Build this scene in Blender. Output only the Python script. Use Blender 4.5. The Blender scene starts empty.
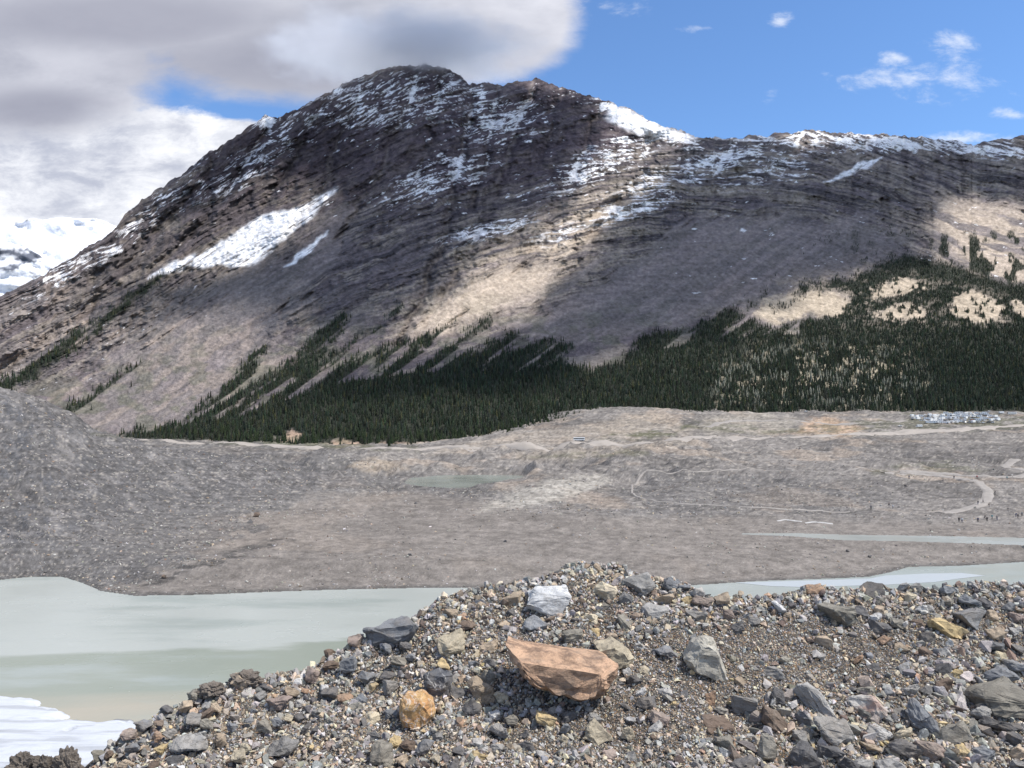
import bpy, bmesh, math, random
import numpy as np
from mathutils import Vector, Matrix, Euler
random.seed(7)
RNG = np.random.default_rng(11)
SC = bpy.context.scene
F = 759.0          # focal length in pixels of the 1024 px wide frame
H = 60.0           # height of the camera above the lake
HOR = 400.0        # image row of the horizon
# ------------------------------------------------------------------ camera
cd = bpy.data.cameras.new('camera'); cam = bpy.data.objects.new('camera', cd)
SC.collection.objects.link(cam); SC.camera = cam
cam.location = (0, 0, H); cam.rotation_euler = (math.radians(90), 0, 0)
cd.sensor_fit = 'HORIZONTAL'; cd.sensor_width = 36; cd.lens = 36 * F / 1024
cd.shift_y = (HOR - 384) / 1024; cd.clip_start = 0.1; cd.clip_end = 40000
# ------------------------------------------------------------------ light
SUN_EL = math.radians(59); SUN_AZ = math.radians(110)      # azimuth clockwise from +Y (view direction)
SUN = Vector((math.sin(SUN_AZ) * math.cos(SUN_EL), math.cos(SUN_AZ) * math.cos(SUN_EL), math.sin(SUN_EL)))
sl = bpy.data.lights.new('sun', 'SUN'); sl.energy = 4.2; sl.angle = math.radians(0.53); sl.color = (1, .955, .89)
so = bpy.data.objects.new('sun', sl); SC.collection.objects.link(so)
so.rotation_euler = SUN.to_track_quat('Z', 'Y').to_euler(); so.location = (0, 0, 3000)
SKY_STRENGTH = 0.15
SC.view_settings.view_transform = 'Standard'; SC.view_settings.look = 'None'
SC.view_settings.exposure = 0.28; SC.view_settings.gamma = 1; SC.view_settings.use_curve_mapping = False
SC.cycles.max_bounces = 5; SC.cycles.transparent_max_bounces = 24; SC.cycles.volume_bounces = 2; SC.cycles.volume_step_rate = 2.0; SC.cycles.volume_max_steps = 64

# ------------------------------------------------------------------ node helpers
class NT:
    def __init__(s, tree): s.t = tree; s.n = tree.nodes; s.l = tree.links
    def new(s, typ, **kw):
        n = s.n.new(typ)
        for k, v in kw.items(): setattr(n, k, v)
        return n
    def put(s, sock, v):
        if hasattr(v, 'is_output'): s.l.new(v, sock)
        elif v is not None:
            if isinstance(v, (tuple, list)) and len(v) == 3 and sock.type == 'RGBA': v = (*v, 1)
            sock.default_value = v
    def m(s, op, a, b=None, c=None, clamp=False):
        n = s.new('ShaderNodeMath', operation=op, use_clamp=clamp)
        for i, v in enumerate((a, b, c)): s.put(n.inputs[i], v)
        return n.outputs[0]
    def mix(s, f, a, b, blend='MIX'):
        n = s.new('ShaderNodeMix', data_type='RGBA', blend_type=blend)
        s.put(n.inputs[0], f); s.put(n.inputs[6], a); s.put(n.inputs[7], b)
        return n.outputs[2]
    def noise(s, vec, scale, detail=4, rough=.55, dist=0.0):
        n = s.new('ShaderNodeTexNoise'); s.put(n.inputs['Vector'], vec)
        n.inputs['Scale'].default_value = scale; n.inputs['Detail'].default_value = detail
        n.inputs['Roughness'].default_value = rough; n.inputs['Distortion'].default_value = dist
        return n.outputs[0]
    def rng(s, v, a, b, c=0.0, d=1.0, smooth=True):
        n = s.new('ShaderNodeMapRange', interpolation_type='SMOOTHSTEP' if smooth else 'LINEAR')
        for i, x in enumerate((v, a, b, c, d)): s.put(n.inputs[i], x)
        return n.outputs[0]
    def scalev(s, vec, sc):
        n = s.new('ShaderNodeMapping'); s.put(n.inputs[0], vec); n.inputs['Scale'].default_value = sc
        return n.outputs[0]

# ------------------------------------------------------------------ sky
def px2ae(x, y): return (x - 512) / F, (HOR - y) / F
w = bpy.data.worlds.new('World'); SC.world = w; w.use_nodes = True
T = NT(w.node_tree); T.n.clear()
sky = T.new('ShaderNodeTexSky', sky_type='NISHITA', sun_disc=False)
sky.sun_elevation = SUN_EL; sky.sun_rotation = SUN_AZ; sky.altitude = 2000; sky.air_density = 1.15; sky.dust_density = 0.4; sky.ozone_density = 2.2
tc = T.new('ShaderNodeTexCoord'); D = tc.outputs['Generated']
sp = T.new('ShaderNodeSeparateXYZ'); T.put(sp.inputs[0], D)
dy = T.m('MAXIMUM', sp.outputs[1], 0.05)
A = T.m('DIVIDE', sp.outputs[0], dy); E = T.m('DIVIDE', sp.outputs[2], dy)
cv = T.new('ShaderNodeCombineXYZ'); T.put(cv.inputs[0], A); T.put(cv.inputs[1], T.m('MULTIPLY', E, 2.2))
n1 = T.noise(cv.outputs[0], 3.2, 9, .58, .25)
n2 = T.noise(cv.outputs[0], 10.0, 8, .6, .3)
n3 = T.noise(cv.outputs[0], 13.0, 9, .66, .25)
def blob(x, y, rx, ry):
    a, e = px2ae(x, y)
    u = T.m('DIVIDE', T.m('SUBTRACT', A, a), rx / F); v = T.m('DIVIDE', T.m('SUBTRACT', E, e), ry / F)
    return T.m('SUBTRACT', 1.0, T.m('SQRT', T.m('ADD', T.m('MULTIPLY', u, u), T.m('MULTIPLY', v, v))))
def union(bs):
    r = bs[0]
    for b in bs[1:]: r = T.m('MAXIMUM', r, b)
    return r
def cover(field, nz, amp, lo, hi):
    return T.rng(T.m('ADD', field, T.m('MULTIPLY', T.m('SUBTRACT', nz, .5), amp)), lo, hi)
front = T.rng(sp.outputs[1], 0.05, 0.3)
deck = union([blob(130, -60, 480, 165), blob(340, 5, 275, 92), blob(20, 40, 190, 120), blob(500, 18, 98, 70), blob(400, 48, 135, 60), blob(300, 40, 190, 72), blob(0, -220, 900, 190)])
cum = union([blob(55, 175, 150, 75), blob(150, 155, 105, 48), blob(20, 130, 140, 60), blob(230, 140, 70, 22), blob(-120, 190, 200, 110)])
small = union([blob(938, 84, 78, 20), blob(895, 58, 18, 10), blob(868, 82, 42, 13), blob(955, 45, 34, 17), blob(965, 139, 68, 9), blob(605, 5, 42, 14),
               blob(1015, 115, 30, 10), blob(705, 28, 26, 6), blob(770, 93, 16, 12), blob(780, 22, 14, 9)])
c_deck = cover(deck, T.m('ADD', T.m('MULTIPLY', n1, .7), T.m('MULTIPLY', n3, .3)), .95, .02, .36)
c_cum = cover(cum, T.m('ADD', T.m('MULTIPLY', n1, .6), T.m('MULTIPLY', n3, .4)), 1.3, -.02, .22)
c_small = T.m('MULTIPLY', cover(small, n3, 4.2, .12, 1.5), .72)
# rest of the sky, away from the framed part
dz = T.m('MAXIMUM', sp.outputs[2], .06)
cv2 = T.new('ShaderNodeCombineXYZ'); T.put(cv2.inputs[0], T.m('DIVIDE', sp.outputs[0], dz)); T.put(cv2.inputs[1], T.m('DIVIDE', sp.outputs[1], dz))
c_other = T.m('MULTIPLY', T.rng(T.noise(cv2.outputs[0], .8, 7, .55), .46, .62), T.rng(T.m('MAXIMUM', E, T.m('SUBTRACT', 1.2, T.m('MULTIPLY', front, 2))), .62, .8))
n4 = T.noise(cv.outputs[0], 5.5, 10, .64, .15)
g1 = T.rng(T.m('ADD', T.m('MULTIPLY', n1, .5), T.m('MULTIPLY', n4, .5)), .36, .64); g2 = T.rng(n3, .36, .66)
mid = union([blob(330, 62, 260, 48), blob(120, 20, 200, 40), blob(40, 110, 90, 30)])
midk = T.rng(T.m('ADD', mid, T.m('MULTIPLY', T.m('SUBTRACT', n4, .5), .9)), -.1, .7)
low = T.rng(E, px2ae(0, 95)[1], px2ae(0, -40)[1])
edge = T.rng(A, px2ae(380, 0)[0], px2ae(570, 0)[0])
deckcol = T.mix(T.m('ADD', T.m('MULTIPLY', g1, .6), T.m('MULTIPLY', edge, .35), clamp=True), (.38, .395, .47), (.72, .73, .80))
deckcol = T.mix(T.m('MULTIPLY', midk, .75), deckcol, (.30, .31, .385))
cumcol = T.mix(T.m('ADD', T.m('MULTIPLY', g1, .55), T.m('MULTIPLY', g2, .5), clamp=True), (.40, .43, .53), (.93, .94, .97))
skyc = T.mix(1.0, sky.outputs[0], (SKY_STRENGTH,) * 3, 'MULTIPLY')
skyc = T.mix(1.0, skyc, (.76, .94, 1.12), 'MULTIPLY')
col = T.mix(c_other, skyc, (.75, .76, .8))
col = T.mix(c_small, col, (.80, .84, .92))
col = T.mix(c_cum, col, cumcol)
col = T.mix(c_deck, col, deckcol)
bg = T.new('ShaderNodeBackground'); T.put(bg.inputs[0], col); bg.inputs[1].default_value = 1.0
out = T.new('ShaderNodeOutputWorld'); T.l.new(bg.outputs[0], out.inputs[0])

# ------------------------------------------------------------------ numpy noise
def _hash(ix, iy, seed):
    h = (ix.astype(np.int64) * 374761393 + iy.astype(np.int64) * 668265263 + seed * 2147483647) & 0xffffffff
    h = ((h ^ (h >> 13)) * 1274126177) & 0xffffffff
    return ((h ^ (h >> 16)) & 0xffffff) / float(0xffffff)
def vn(x, y, seed=0):
    x = np.asarray(x, float); y = np.asarray(y, float); x, y = np.broadcast_arrays(x, y)
    ix = np.floor(x); iy = np.floor(y); fx = x - ix; fy = y - iy
    fx = fx * fx * fx * (fx * (fx * 6 - 15) + 10); fy = fy * fy * fy * (fy * (fy * 6 - 15) + 10)
    a = _hash(ix, iy, seed); b = _hash(ix + 1, iy, seed); c = _hash(ix, iy + 1, seed); d = _hash(ix + 1, iy + 1, seed)
    return (a + (b - a) * fx) * (1 - fy) + (c + (d - c) * fx) * fy
def fbm(x, y, oct=5, seed=0, gain=.5):
    s = 0; a = 1; t = 0
    for i in range(oct):
        k = 2.03 ** i
        s = s + a * vn(x * k + 17.3 * i, y * k + 9.1 * i, seed + i); t += a; a *= gain
    return s / t                      # 0..1
def ridged(x, y, oct=4, seed=0):
    s = 0; a = 1; t = 0
    for i in range(oct):
        k = 2.1 ** i
        s = s + a * (1 - np.abs(2 * vn(x * k + 5.7 * i, y * k + 3.3 * i, seed + i) - 1)); t += a; a *= .5
    return s / t
def ss(v, a, b):
    t = np.clip((v - a) / (b - a), 0, 1); return t * t * (3 - 2 * t)
def interp(x, pts): p = np.array(pts, float); return np.interp(x, p[:, 0], p[:, 1])
def inpoly(x, y, poly):
    x = np.asarray(x, float); y = np.asarray(y, float)
    r = np.zeros(np.broadcast(x, y).shape, bool); n = len(poly)
    for i in range(n):
        x0, y0 = poly[i]; x1, y1 = poly[(i + 1) % n]
        if y0 == y1: continue
        c = ((y0 > y) != (y1 > y)) & (x < (x1 - x0) * (y - y0) / (y1 - y0) + x0)
        r ^= c
    return r
def segdist(x, y, poly, closed=True):
    d = np.full(np.broadcast(x, y).shape, 1e9); n = len(poly)
    for i in range(n if closed else n - 1):
        x0, y0 = poly[i]; x1, y1 = poly[(i + 1) % n]; L = (x1 - x0) ** 2 + (y1 - y0) ** 2 + 1e-9
        t = np.clip(((x - x0) * (x1 - x0) + (y - y0) * (y1 - y0)) / L, 0, 1)
        d = np.minimum(d, np.hypot(x - x0 - t * (x1 - x0), y - y0 - t * (y1 - y0)))
    return d
def soft(x, y, poly, wdt):            # 1 inside, 0 outside, soft border
    xs = [p[0] for p in poly]; ys = [p[1] for p in poly]
    d = segdist(x, y, poly); s = np.where(inpoly(x, y, poly), d, -d)
    return ss(s, -wdt, wdt)

# ------------------------------------------------------------------ mesh helpers
COL = SC.collection
def mesh_np(name, V, Fq, mats=(), attrs=None, smooth=True, matidx=None):
    V = np.asarray(V, np.float32).reshape(-1, 3); Fq = np.asarray(Fq, np.int32); k = Fq.shape[1]
    me = bpy.data.meshes.new(name); me.vertices.add(len(V)); me.vertices.foreach_set('co', V.ravel())
    me.loops.add(Fq.size); me.loops.foreach_set('vertex_index', Fq.ravel())
    me.polygons.add(len(Fq)); me.polygons.foreach_set('loop_start', np.arange(0, Fq.size, k, dtype=np.int32))
    for mt in mats: me.materials.append(mt)
    if matidx is not None: me.polygons.foreach_set('material_index', np.asarray(matidx, np.int32))
    me.update(calc_edges=True)
    me.polygons.foreach_set('use_smooth', np.full(len(Fq), smooth))
    for an, av in (attrs or {}).items():
        av = np.asarray(av, np.float32)
        if av.ndim == 2 and av.shape[1] >= 3:
            if av.shape[1] == 3: av = np.hstack([av, np.ones((len(av), 1), np.float32)])
            at = me.attributes.new(an, 'FLOAT_COLOR', 'POINT'); at.data.foreach_set('color', av.ravel())
        else:
            at = me.attributes.new(an, 'FLOAT', 'POINT'); at.data.foreach_set('value', av.ravel())
    return me
def grid_faces(ny, nx):
    i = np.arange(ny * nx).reshape(ny, nx)
    return np.stack([i[:-1, :-1], i[:-1, 1:], i[1:, 1:], i[1:, :-1]], -1).reshape(-1, 4)
def link(name, me, parent=None, **props):
    o = bpy.data.objects.new(name, me); COL.objects.link(o)
    if parent is not None: o.parent = parent
    for k, v in props.items(): o[k] = v
    return o
def struct(name, me, **p): return link(name, me, kind='structure', **p)

def principled(name, rough=.9, spec=.25):
    m = bpy.data.materials.new(name); m.use_nodes = True; t = NT(m.node_tree); b = m.node_tree.nodes['Principled BSDF']
    b.inputs['Roughness'].default_value = rough; b.inputs['Specular IOR Level'].default_value = spec
    return m, t, b
def attr(t, name):
    a = t.new('ShaderNodeAttribute'); a.attribute_name = name; return a
def terrain_mat(name, scales, cvar=.35, bump=1.0, rough=.95, spec=.1):
    """vertex albedo times procedural grain; relief from bump. scales in 1/m"""
    m, t, b = principled(name, rough, spec)
    g = t.new('ShaderNodeNewGeometry').outputs['Position']; c = attr(t, 'albedo').outputs['Color']
    f1 = t.noise(g, scales[0], 6, .65); f2 = t.noise(g, scales[1], 5, .7)
    k = t.m('ADD', t.rng(f1, .25, .75, 1 - cvar, 1 + cvar, False), t.rng(f2, .25, .75, -cvar * .6, cvar * .6, False))
    kk = t.new('ShaderNodeCombineXYZ')
    for i in range(3): t.put(kk.inputs[i], k)
    col = t.mix(1.0, c, kk.outputs[0], 'MULTIPLY'); t.put(b.inputs['Base Color'], col)
    bp = t.new('ShaderNodeBump'); bp.inputs['Distance'].default_value = bump; bp.inputs['Strength'].default_value = .9
    t.put(bp.inputs['Height'], t.m('ADD', f1, t.m('MULTIPLY', f2, .35))); t.put(b.inputs['Normal'], bp.outputs[0])
    return m

# ================================================================== MOUNTAIN
RIDGE = [(-400, 420), (-200, 372), (-60, 322), (0, 298), (30, 281), (60, 265), (95, 243), (115, 226), (130, 211), (160, 187), (200, 160), (240, 132), (255, 121), (265, 115),
         (275, 119), (290, 113), (300, 109), (325, 96), (345, 83), (375, 73), (400, 66), (430, 64), (450, 69), (462, 79), (470, 84), (482, 83), (500, 83), (520, 81),
         (535, 78), (555, 84), (580, 92), (605, 100), (630, 110), (660, 124), (695, 137), (740, 138), (775, 135), (800, 130), (830, 131), (870, 134), (900, 137),
         (940, 139), (975, 143), (990, 140), (1005, 137), (1030, 137), (1150, 150), (1400, 185), (1700, 260)]
BASE = [(-400, 436), (100, 438), (200, 439), (300, 445), (400, 449), (460, 446), (520, 436), (600, 426), (680, 417), (800, 413), (900, 412), (1024, 408), (1400, 400), (1700, 396)]
YBASE = [(-400, 1150), (100, 1130), (300, 960), (400, 920), (460, 940), (520, 1000), (600, 1050), (700, 1080), (800, 1090), (1024, 1100), (1700, 1200)]
def strata_dir(x): return interp(x, [(-400, .50), (150, .46), (300, .36), (450, .27), (600, .22), (720, .13), (850, .03), (960, -.08), (1400, -.2)])
cols = np.arange(-400, 1500, 1.25); NX = len(cols)
NY = 560
s = np.linspace(0, 1, NY)
yr = interp(cols, RIDGE) + ((fbm(cols / 18, 0 * cols, 5, 3, .75) - .5) * 9 + (ridged(cols / 9, 0 * cols, 3, 4) - .55) * -3.5) * ss(cols, -300, 100)
yb = interp(cols, BASE) + 2.5; Yb = interp(cols, YBASE)
er = (HOR - yr) / F; eb = (HOR - yb) / F
Yg = np.zeros((NY, NX)); Yg[0] = Yb
for i in range(1, NY):
    e = eb + (er - eb) * s[i]
    slope = np.interp(s[i], [0, .12, .3, .6, .85, 1], [.30, .40, .62, .80, .92, .98])
    slope = slope * interp(cols, [(-400, 1.0), (100, 1.0), (600, 1), (800, .82), (1500, .8)])
    Yg[i] = Yg[i - 1] + Yg[i - 1] * (er - eb) / (NY - 1) / np.maximum(slope - e, .12)
PX = np.broadcast_to(cols, (NY, NX)).copy(); PY = yb + (yr - yb) * s[:, None]
GULLY = [([(467, 84), (470, 112), (462, 150), (455, 190), (440, 250), (420, 305), (395, 345)], 5, 46), ([(536, 82), (522, 120), (506, 165), (486, 215), (462, 262), (430, 318)], 5, 40),
 ([(500, 84), (492, 130), (480, 175), (468, 210)], 3.5, 30), ([(600, 102), (588, 140), (568, 185), (545, 235), (505, 282), (450, 330)], 6, 40), ([(420, 68), (405, 110), (390, 150), (372, 185), (340, 230), (300, 280), (250, 335)], 6, 45),
 ([(375, 76), (352, 110), (335, 150), (322, 190), (285, 245)], 4, 34), ([(330, 95), (305, 135), (288, 170), (262, 205)], 4, 34), ([(275, 120), (255, 150), (232, 185), (200, 225), (150, 272)], 4, 34), ([(230, 142), (205, 175), (170, 220), (120, 268)], 4, 30),
 ([(660, 128), (640, 165), (610, 210), (575, 260), (530, 315)], 6, 36), ([(735, 140), (715, 180), (690, 220), (660, 262)], 5, 26), ([(800, 134), (785, 175), (762, 215), (735, 250), (700, 290)], 5, 28), ([(870, 138), (852, 180), (838, 215)], 5, 24), ([(940, 142), (935, 180), (930, 220)], 5, 24), ([(440, 66), (438, 105), (430, 140), (418, 175)], 3.5, 30), ([(560, 88), (552, 125), (536, 165)], 4, 28), ([(345, 232), (300, 290), (240, 350), (180, 410)], 7, 22), ([(175, 225), (120, 285), (60, 330), (0, 372)], 6, 30)]
def gullies(x, y):
    dsp = 0; msk = 0
    wx = (fbm(x / 18, y / 18, 4, 36, .62) - .5) * 16; wy = (fbm(x / 18, y / 18, 4, 37, .62) - .5) * 10
    for pl, w_, dp in GULLY:
        dd_ = segdist(x + wx, y + wy, pl, False); k = np.exp(-(dd_ / w_) ** 2); dsp = dsp + dp * k - dp * .45 * np.exp(-((dd_ - w_ * 2.4) / (w_ * 1.2)) ** 2); msk = np.maximum(msk, np.exp(-(dd_ / (w_ * .42)) ** 2))
    return dsp, msk
def mountain_relief(x, y):
    fall = (x * .70 + y) / 1.22; along = (-x + .7 * y) / 1.22
    w1 = (fbm(x / 90, y / 90, 3, 21) - .5) * 50
    k = strata_dir(x)
    q = y + k * (x - 512) + (fbm(x / 150, y / 80, 3, 5) - .5) * 15 + (fbm(x / 24, y / 14, 3, 6) - .5) * 7
    al = x - k * y
    up = ss(interp(x, RIDGE) + 0 * y - y, -260, -60)          # 1 high on the mountain
    up = ss((interp(x, BASE) - y) / np.maximum(interp(x, BASE) - interp(x, RIDGE), 20), .18, .5)
    d = (ridged((fall + w1) / 70, along / 260, 3, 31) - .5) * 80 * (.35 + .65 * up)
    rr_ = 1 - np.abs(2 * fbm((fall + w1 * .5 + (fbm(x / 14, y / 14, 3, 32) - .5) * 14) / 26, along / 110, 3, 33) - 1)
    d += (rr_ ** 2.5 - .4) * -46 * (.25 + .75 * up)
    d += (ridged((x * 1.0 + y * .12 + (fbm(x / 16, y / 22, 3, 34) - .5) * 16) / 15, y / 60, 3, 35) - .5) * 34 * up
    st = 0
    for per, amp, sd_ in ((9.5, 9, 41), (5.2, 6, 51), (3.1, 4.5, 56)):                      # stepped ledges of uneven height
        qs = (q + (fbm(al / 300, q / (per * 2.2), 3, sd_ + 1) - .5) * per * 3.2) / per; fr_ = qs - np.floor(qs); led = np.floor(qs) + ss(fr_, .0, .35)
        st = st + (led - qs) * amp * ss(fbm(al / (per * 7), q / (per * 1.6), 4, sd_, .62), .42, .62)
    st = st * (.1 + .9 * up)
    st2 = (fbm(al / 30, q / 3.4, 3, 43, .62) - .5) * 12 * (.1 + .9 * up)
    fine = (fbm(x / 6, y / 4.5, 5, 47, .76) - .5) * 25 * (.25 + .75 * up)
    d += gullies(x, y)[0]
    # smoother scree sheets
    scree = screemask(x, y)
    run = (fbm((fall + (fbm(x / 12, y / 12, 2, 53) - .5) * 5) / 3.6, along / 42, 3, 54, .6) - .5) * 8 + (fbm(x / 2.4, y / 2.0, 2, 55) - .5) * 7
    return d * (1 - .82 * scree) + (st + st2 + fine) * (1 - .85 * scree) + run * scree, q, al, up, scree
SCREE = [[(740, 275), (900, 262), (1100, 270), (1100, 345), (740, 345)], [(335, 192), (300, 232), (262, 268), (205, 300), (130, 355), (60, 420), (140, 440), (230, 392), (270, 330), (330, 270), (360, 215)],
         [(560, 262), (545, 290), (450, 332), (400, 335), (440, 297), (500, 268)],
         [(560, 290), (700, 215), (830, 215), (930, 235), (880, 262), (780, 290), (640, 335), (560, 345), (500, 330)],
         [(930, 195), (1040, 215), (1100, 300), (1000, 290), (940, 262)]]
def screemask(x, y):
    r = 0
    nx_ = (fbm((x * .7 + y) / 1.22 / 9, (-x + .7 * y) / 1.22 / 55, 4, 39, .6) - .5) * 46
    for p in SCREE: r = np.maximum(r, soft(x + nx_ * .7, y + nx_, p, 9))
    return r
rel, Q, AL, UP, SCR = mountain_relief(PX, PY)
YM = Yg + rel * ss(s[:, None], 0, .06) * (1 - .6 * ss(s[:, None], .93, 1)) * (Yg / 2200)
ZM = H + (HOR - PY) / F * YM; XM = (PX - 512) / F * YM
def map_px(arr, x, y):   # sample a mountain array at a pixel
    ci = np.clip((x - cols[0]) / 1.25, 0, NX - 1.001); c0 = ci.astype(int); fx = ci - c0
    ybx = np.interp(x, cols, yb); yrx = np.interp(x, cols, yr)
    ri = np.clip((ybx - y) / (ybx - yrx), 0, 1) * (NY - 1.001); r0 = ri.astype(int); fy = ri - r0
    a = arr[r0, c0] * (1 - fx) + arr[r0, c0 + 1] * fx; b = arr[r0 + 1, c0] * (1 - fx) + arr[r0 + 1, c0 + 1] * fx
    return a * (1 - fy) + b * fy

# forest cover (fingers of trees up the avalanche slopes, clearings cut out)
FOREST = [
 [(-400, 445), (-400, 395), (-200, 400), (-60, 402), (20, 372), (60, 345), (115, 306), (160, 274), (168, 274), (120, 312), (70, 352), (20, 385), (0, 400), (-40, 445)],
 [(60, 413), (90, 396), (120, 378), (142, 364), (144, 368), (118, 388), (85, 408), (66, 418)],
 [(100, 440), (175, 424), (215, 398), (240, 372), (258, 350), (266, 346), (252, 372), (250, 388), (285, 366), (318, 332), (342, 312), (350, 318), (325, 352), (318, 366),
  (345, 350), (372, 326), (398, 303), (402, 305), (372, 340), (352, 362), (385, 350), (420, 336), (460, 326), (490, 318), (492, 322), (470, 338), (455, 350), (480, 352),
  (512, 333), (525, 338), (512, 352), (545, 340), (580, 348), (560, 362), (590, 372), (622, 362), (645, 336), (690, 330), (732, 310), (752, 322), (770, 330), (800, 322),
  (838, 315), (852, 296), (838, 288), (800, 293), (798, 288), (845, 281), (872, 274), (885, 262), (905, 255), (935, 262), (965, 270), (1005, 284), (1100, 296), (1300, 310), (1700, 330),
  (1700, 420), (1024, 411), (800, 416), (680, 420), (600, 430), (520, 439), (460, 449), (400, 452), (300, 448), (200, 441)]]
CLEAR = [[(762, 300), (800, 292), (835, 292), (850, 300), (850, 312), (835, 318), (810, 314), (775, 324), (755, 316)],
         [(862, 300), (880, 282), (905, 276), (928, 282), (928, 290), (905, 292), (885, 298), (868, 304)],
         [(872, 318), (885, 306), (905, 301), (922, 306), (926, 320), (900, 323)],
         [(948, 305), (955, 292), (975, 290), (990, 296), (1005, 305), (1003, 320), (985, 327), (965, 320), (952, 315)],
         [(1010, 304), (1030, 300), (1040, 312), (1020, 318)],
         [(415, 350), (470, 330), (452, 345), (420, 358)],
         [(275, 440), (292, 430), (305, 434), (300, 444), (285, 446)], [(320, 446), (345, 437), (352, 442), (420, 443), (430, 452), (330, 452)]]
def forest_density(x, y):
    n = (fbm(x / 9, y / 9, 3, 61) - .5) * 7
    f = np.zeros(np.broadcast(x, y).shape)
    for p in FOREST: f = np.maximum(f, soft(x + n * 1.6, y + n, p, 6.5))
    n_ = (fbm(x / 7, y / 6, 4, 68, .65) - .5)
    for p in CLEAR: f = f * (1 - soft(x + n_ * 18, y + n_ * 12, p, 2.5) * ss(fbm(x / 4, y / 4, 2, 69), .24, .40))
    f = f * (1 - .55 * soft(x, y, [(770, 285), (900, 262), (1010, 285), (1030, 330), (900, 335), (780, 335)], 14) * ss(fbm(x / 11, y / 6, 4, 64, .65), .52, .60))
    diag = fbm((x * .70 + y) / 1.22 / 6, (-x + .7 * y) / 1.22 / 60, 3, 63) + .10 * ss(x, 560, 700)      # thinned streaks on the upper edge
    lo = interp(x, [(-400, 440), (100, 440), (230, 420), (330, 385), (420, 372), (520, 372), (640, 352), (760, 335), (1024, 330)])
    f = f * np.where((y < lo) & (x < 800), ss(diag, .34, .56), 1.0)
    sparse = soft(x, y, [(925, 238), (1024, 232), (1200, 250), (1200, 300), (1000, 285), (950, 262)], 8) * ss(fbm(x / 7, y / 14, 3, 65), .5, .62) * .8
    sparse2 = soft(x, y, [(690, 320), (760, 290), (830, 235), (900, 215), (930, 250), (850, 280), (760, 320)], 8) * ss(fbm(x / 9, y / 9, 3, 66), .62, .7) * .25
    gaps = soft(x, y, [(715, 372), (760, 350), (820, 340), (900, 345), (930, 380), (925, 405), (840, 412), (720, 405)], 24) * ss(fbm(x / 9, y / 6, 4, 67, .65), .55, .60) * .6
    f = f * (1 - gaps)
    return np.maximum(f, np.maximum(sparse, sparse2))
FD = forest_density(PX, PY)

# rock colours
def lerp(a, b, t): return a + (np.array(b) - a) * np.asarray(t)[..., None]
alb = np.zeros((NY, NX, 3)) + np.array([.112, .095, .098])
qn = .45 * fbm(AL / 110, Q / 6, 5, 71, .66) + .55 * fbm(PX / 22, PY / 12, 5, 72, .74)
alb = lerp(alb, [.20, .172, .15], ss(qn, .48, .58))
alb = lerp(alb, [.065, .058, .062], ss(fbm(AL / 60, Q / 2.2, 3, 73, .6), .56, .62) * .9 * (.25 + .75 * UP))
darkpeak = soft(PX, PY, [(230, 110), (440, 60), (600, 90), (640, 140), (560, 190), (430, 215), (330, 190), (250, 190), (190, 200)], 30)
alb = lerp(alb, [.066, .050, .058], darkpeak * .7)
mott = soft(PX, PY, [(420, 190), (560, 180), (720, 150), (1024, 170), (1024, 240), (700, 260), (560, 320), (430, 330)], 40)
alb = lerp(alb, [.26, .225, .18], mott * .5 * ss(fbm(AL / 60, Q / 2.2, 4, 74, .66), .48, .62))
stk = fbm((PX * .7 + PY) / 1.22 / 5, (-PX + .7 * PY) / 1.22 / 130, 4, 75, .6)
scol = lerp(np.zeros((NY, NX, 3)) + np.array([.205, .175, .168]), [.15, .132, .125], ss(.5 * stk + .5 * fbm((PX * .7 + PY) / 1.22 / 12, (-PX + .7 * PY) / 1.22 / 40, 4, 57, .65), .42, .58))
alb = alb * (1 - SCR[..., None] * .8) + scol * SCR[..., None] * .8
tan_sunlit = np.maximum(np.maximum(soft(PX, PY, SCREE[2], 14), soft(PX, PY, [(640, 195), (600, 240), (555, 290), (450, 332), (400, 335), (440, 292), (500, 245), (560, 205)], 24) * ss(fbm(AL / 70, Q / 5, 4, 76, .65), .38, .58)), soft(PX, PY, SCREE[4], 18) * ss(fbm(AL / 40, Q / 6, 4, 70, .65), .36, .56))
alb = lerp(alb, [.42, .345, .27], tan_sunlit * .75)  # tan rock, with the sunlit bands painted brighter into the albedo
low = (1 - UP)
leftlow = soft(PX, PY, [(-400, 330), (0, 300), (140, 250), (300, 270), (380, 320), (250, 440), (-400, 440)], 25)
alb = lerp(alb, [.185, .163, .150], leftlow * .55 * ss(fbm(AL / 60, Q / 14, 3, 77), .35, .6))  # lower-left tone held down in the albedo for its partial shade
alb = lerp(alb, [.31, .25, .205], leftlow * .42 * ss(fbm(AL / 40, Q / 9, 3, 78), .58, .72))
sand = 0
cn_ = (fbm(PX / 7, PY / 6, 4, 68, .65) - .5)
for p in CLEAR[:5]: sand = np.maximum(sand, soft(PX + cn_ * 18, PY + cn_ * 12, p, 4))
sand = np.maximum(sand, .5 * soft(PX, PY, [(770, 285), (900, 262), (1010, 285), (1030, 330), (900, 335), (780, 335)], 14) * ss(fbm(PX / 11, PY / 6, 4, 64, .65), .52, .60))
alb = lerp(alb, [.40, .33, .245], sand * .85)
sand2 = np.maximum(soft(PX, PY, CLEAR[6], 3), soft(PX, PY, CLEAR[7], 3)); alb = lerp(alb, [.42, .30, .215], sand2 * .85)
alb = lerp(alb, [.10, .105, .07], .5 * ss(fbm(PX / 18, PY / 10, 3, 79), .5, .65) * (1 - UP) * (1 - sand))   # thin alpine turf
alb = lerp(alb, [.028, .032, .024], np.clip(FD * 1.5, 0, 1) * .95)
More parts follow.
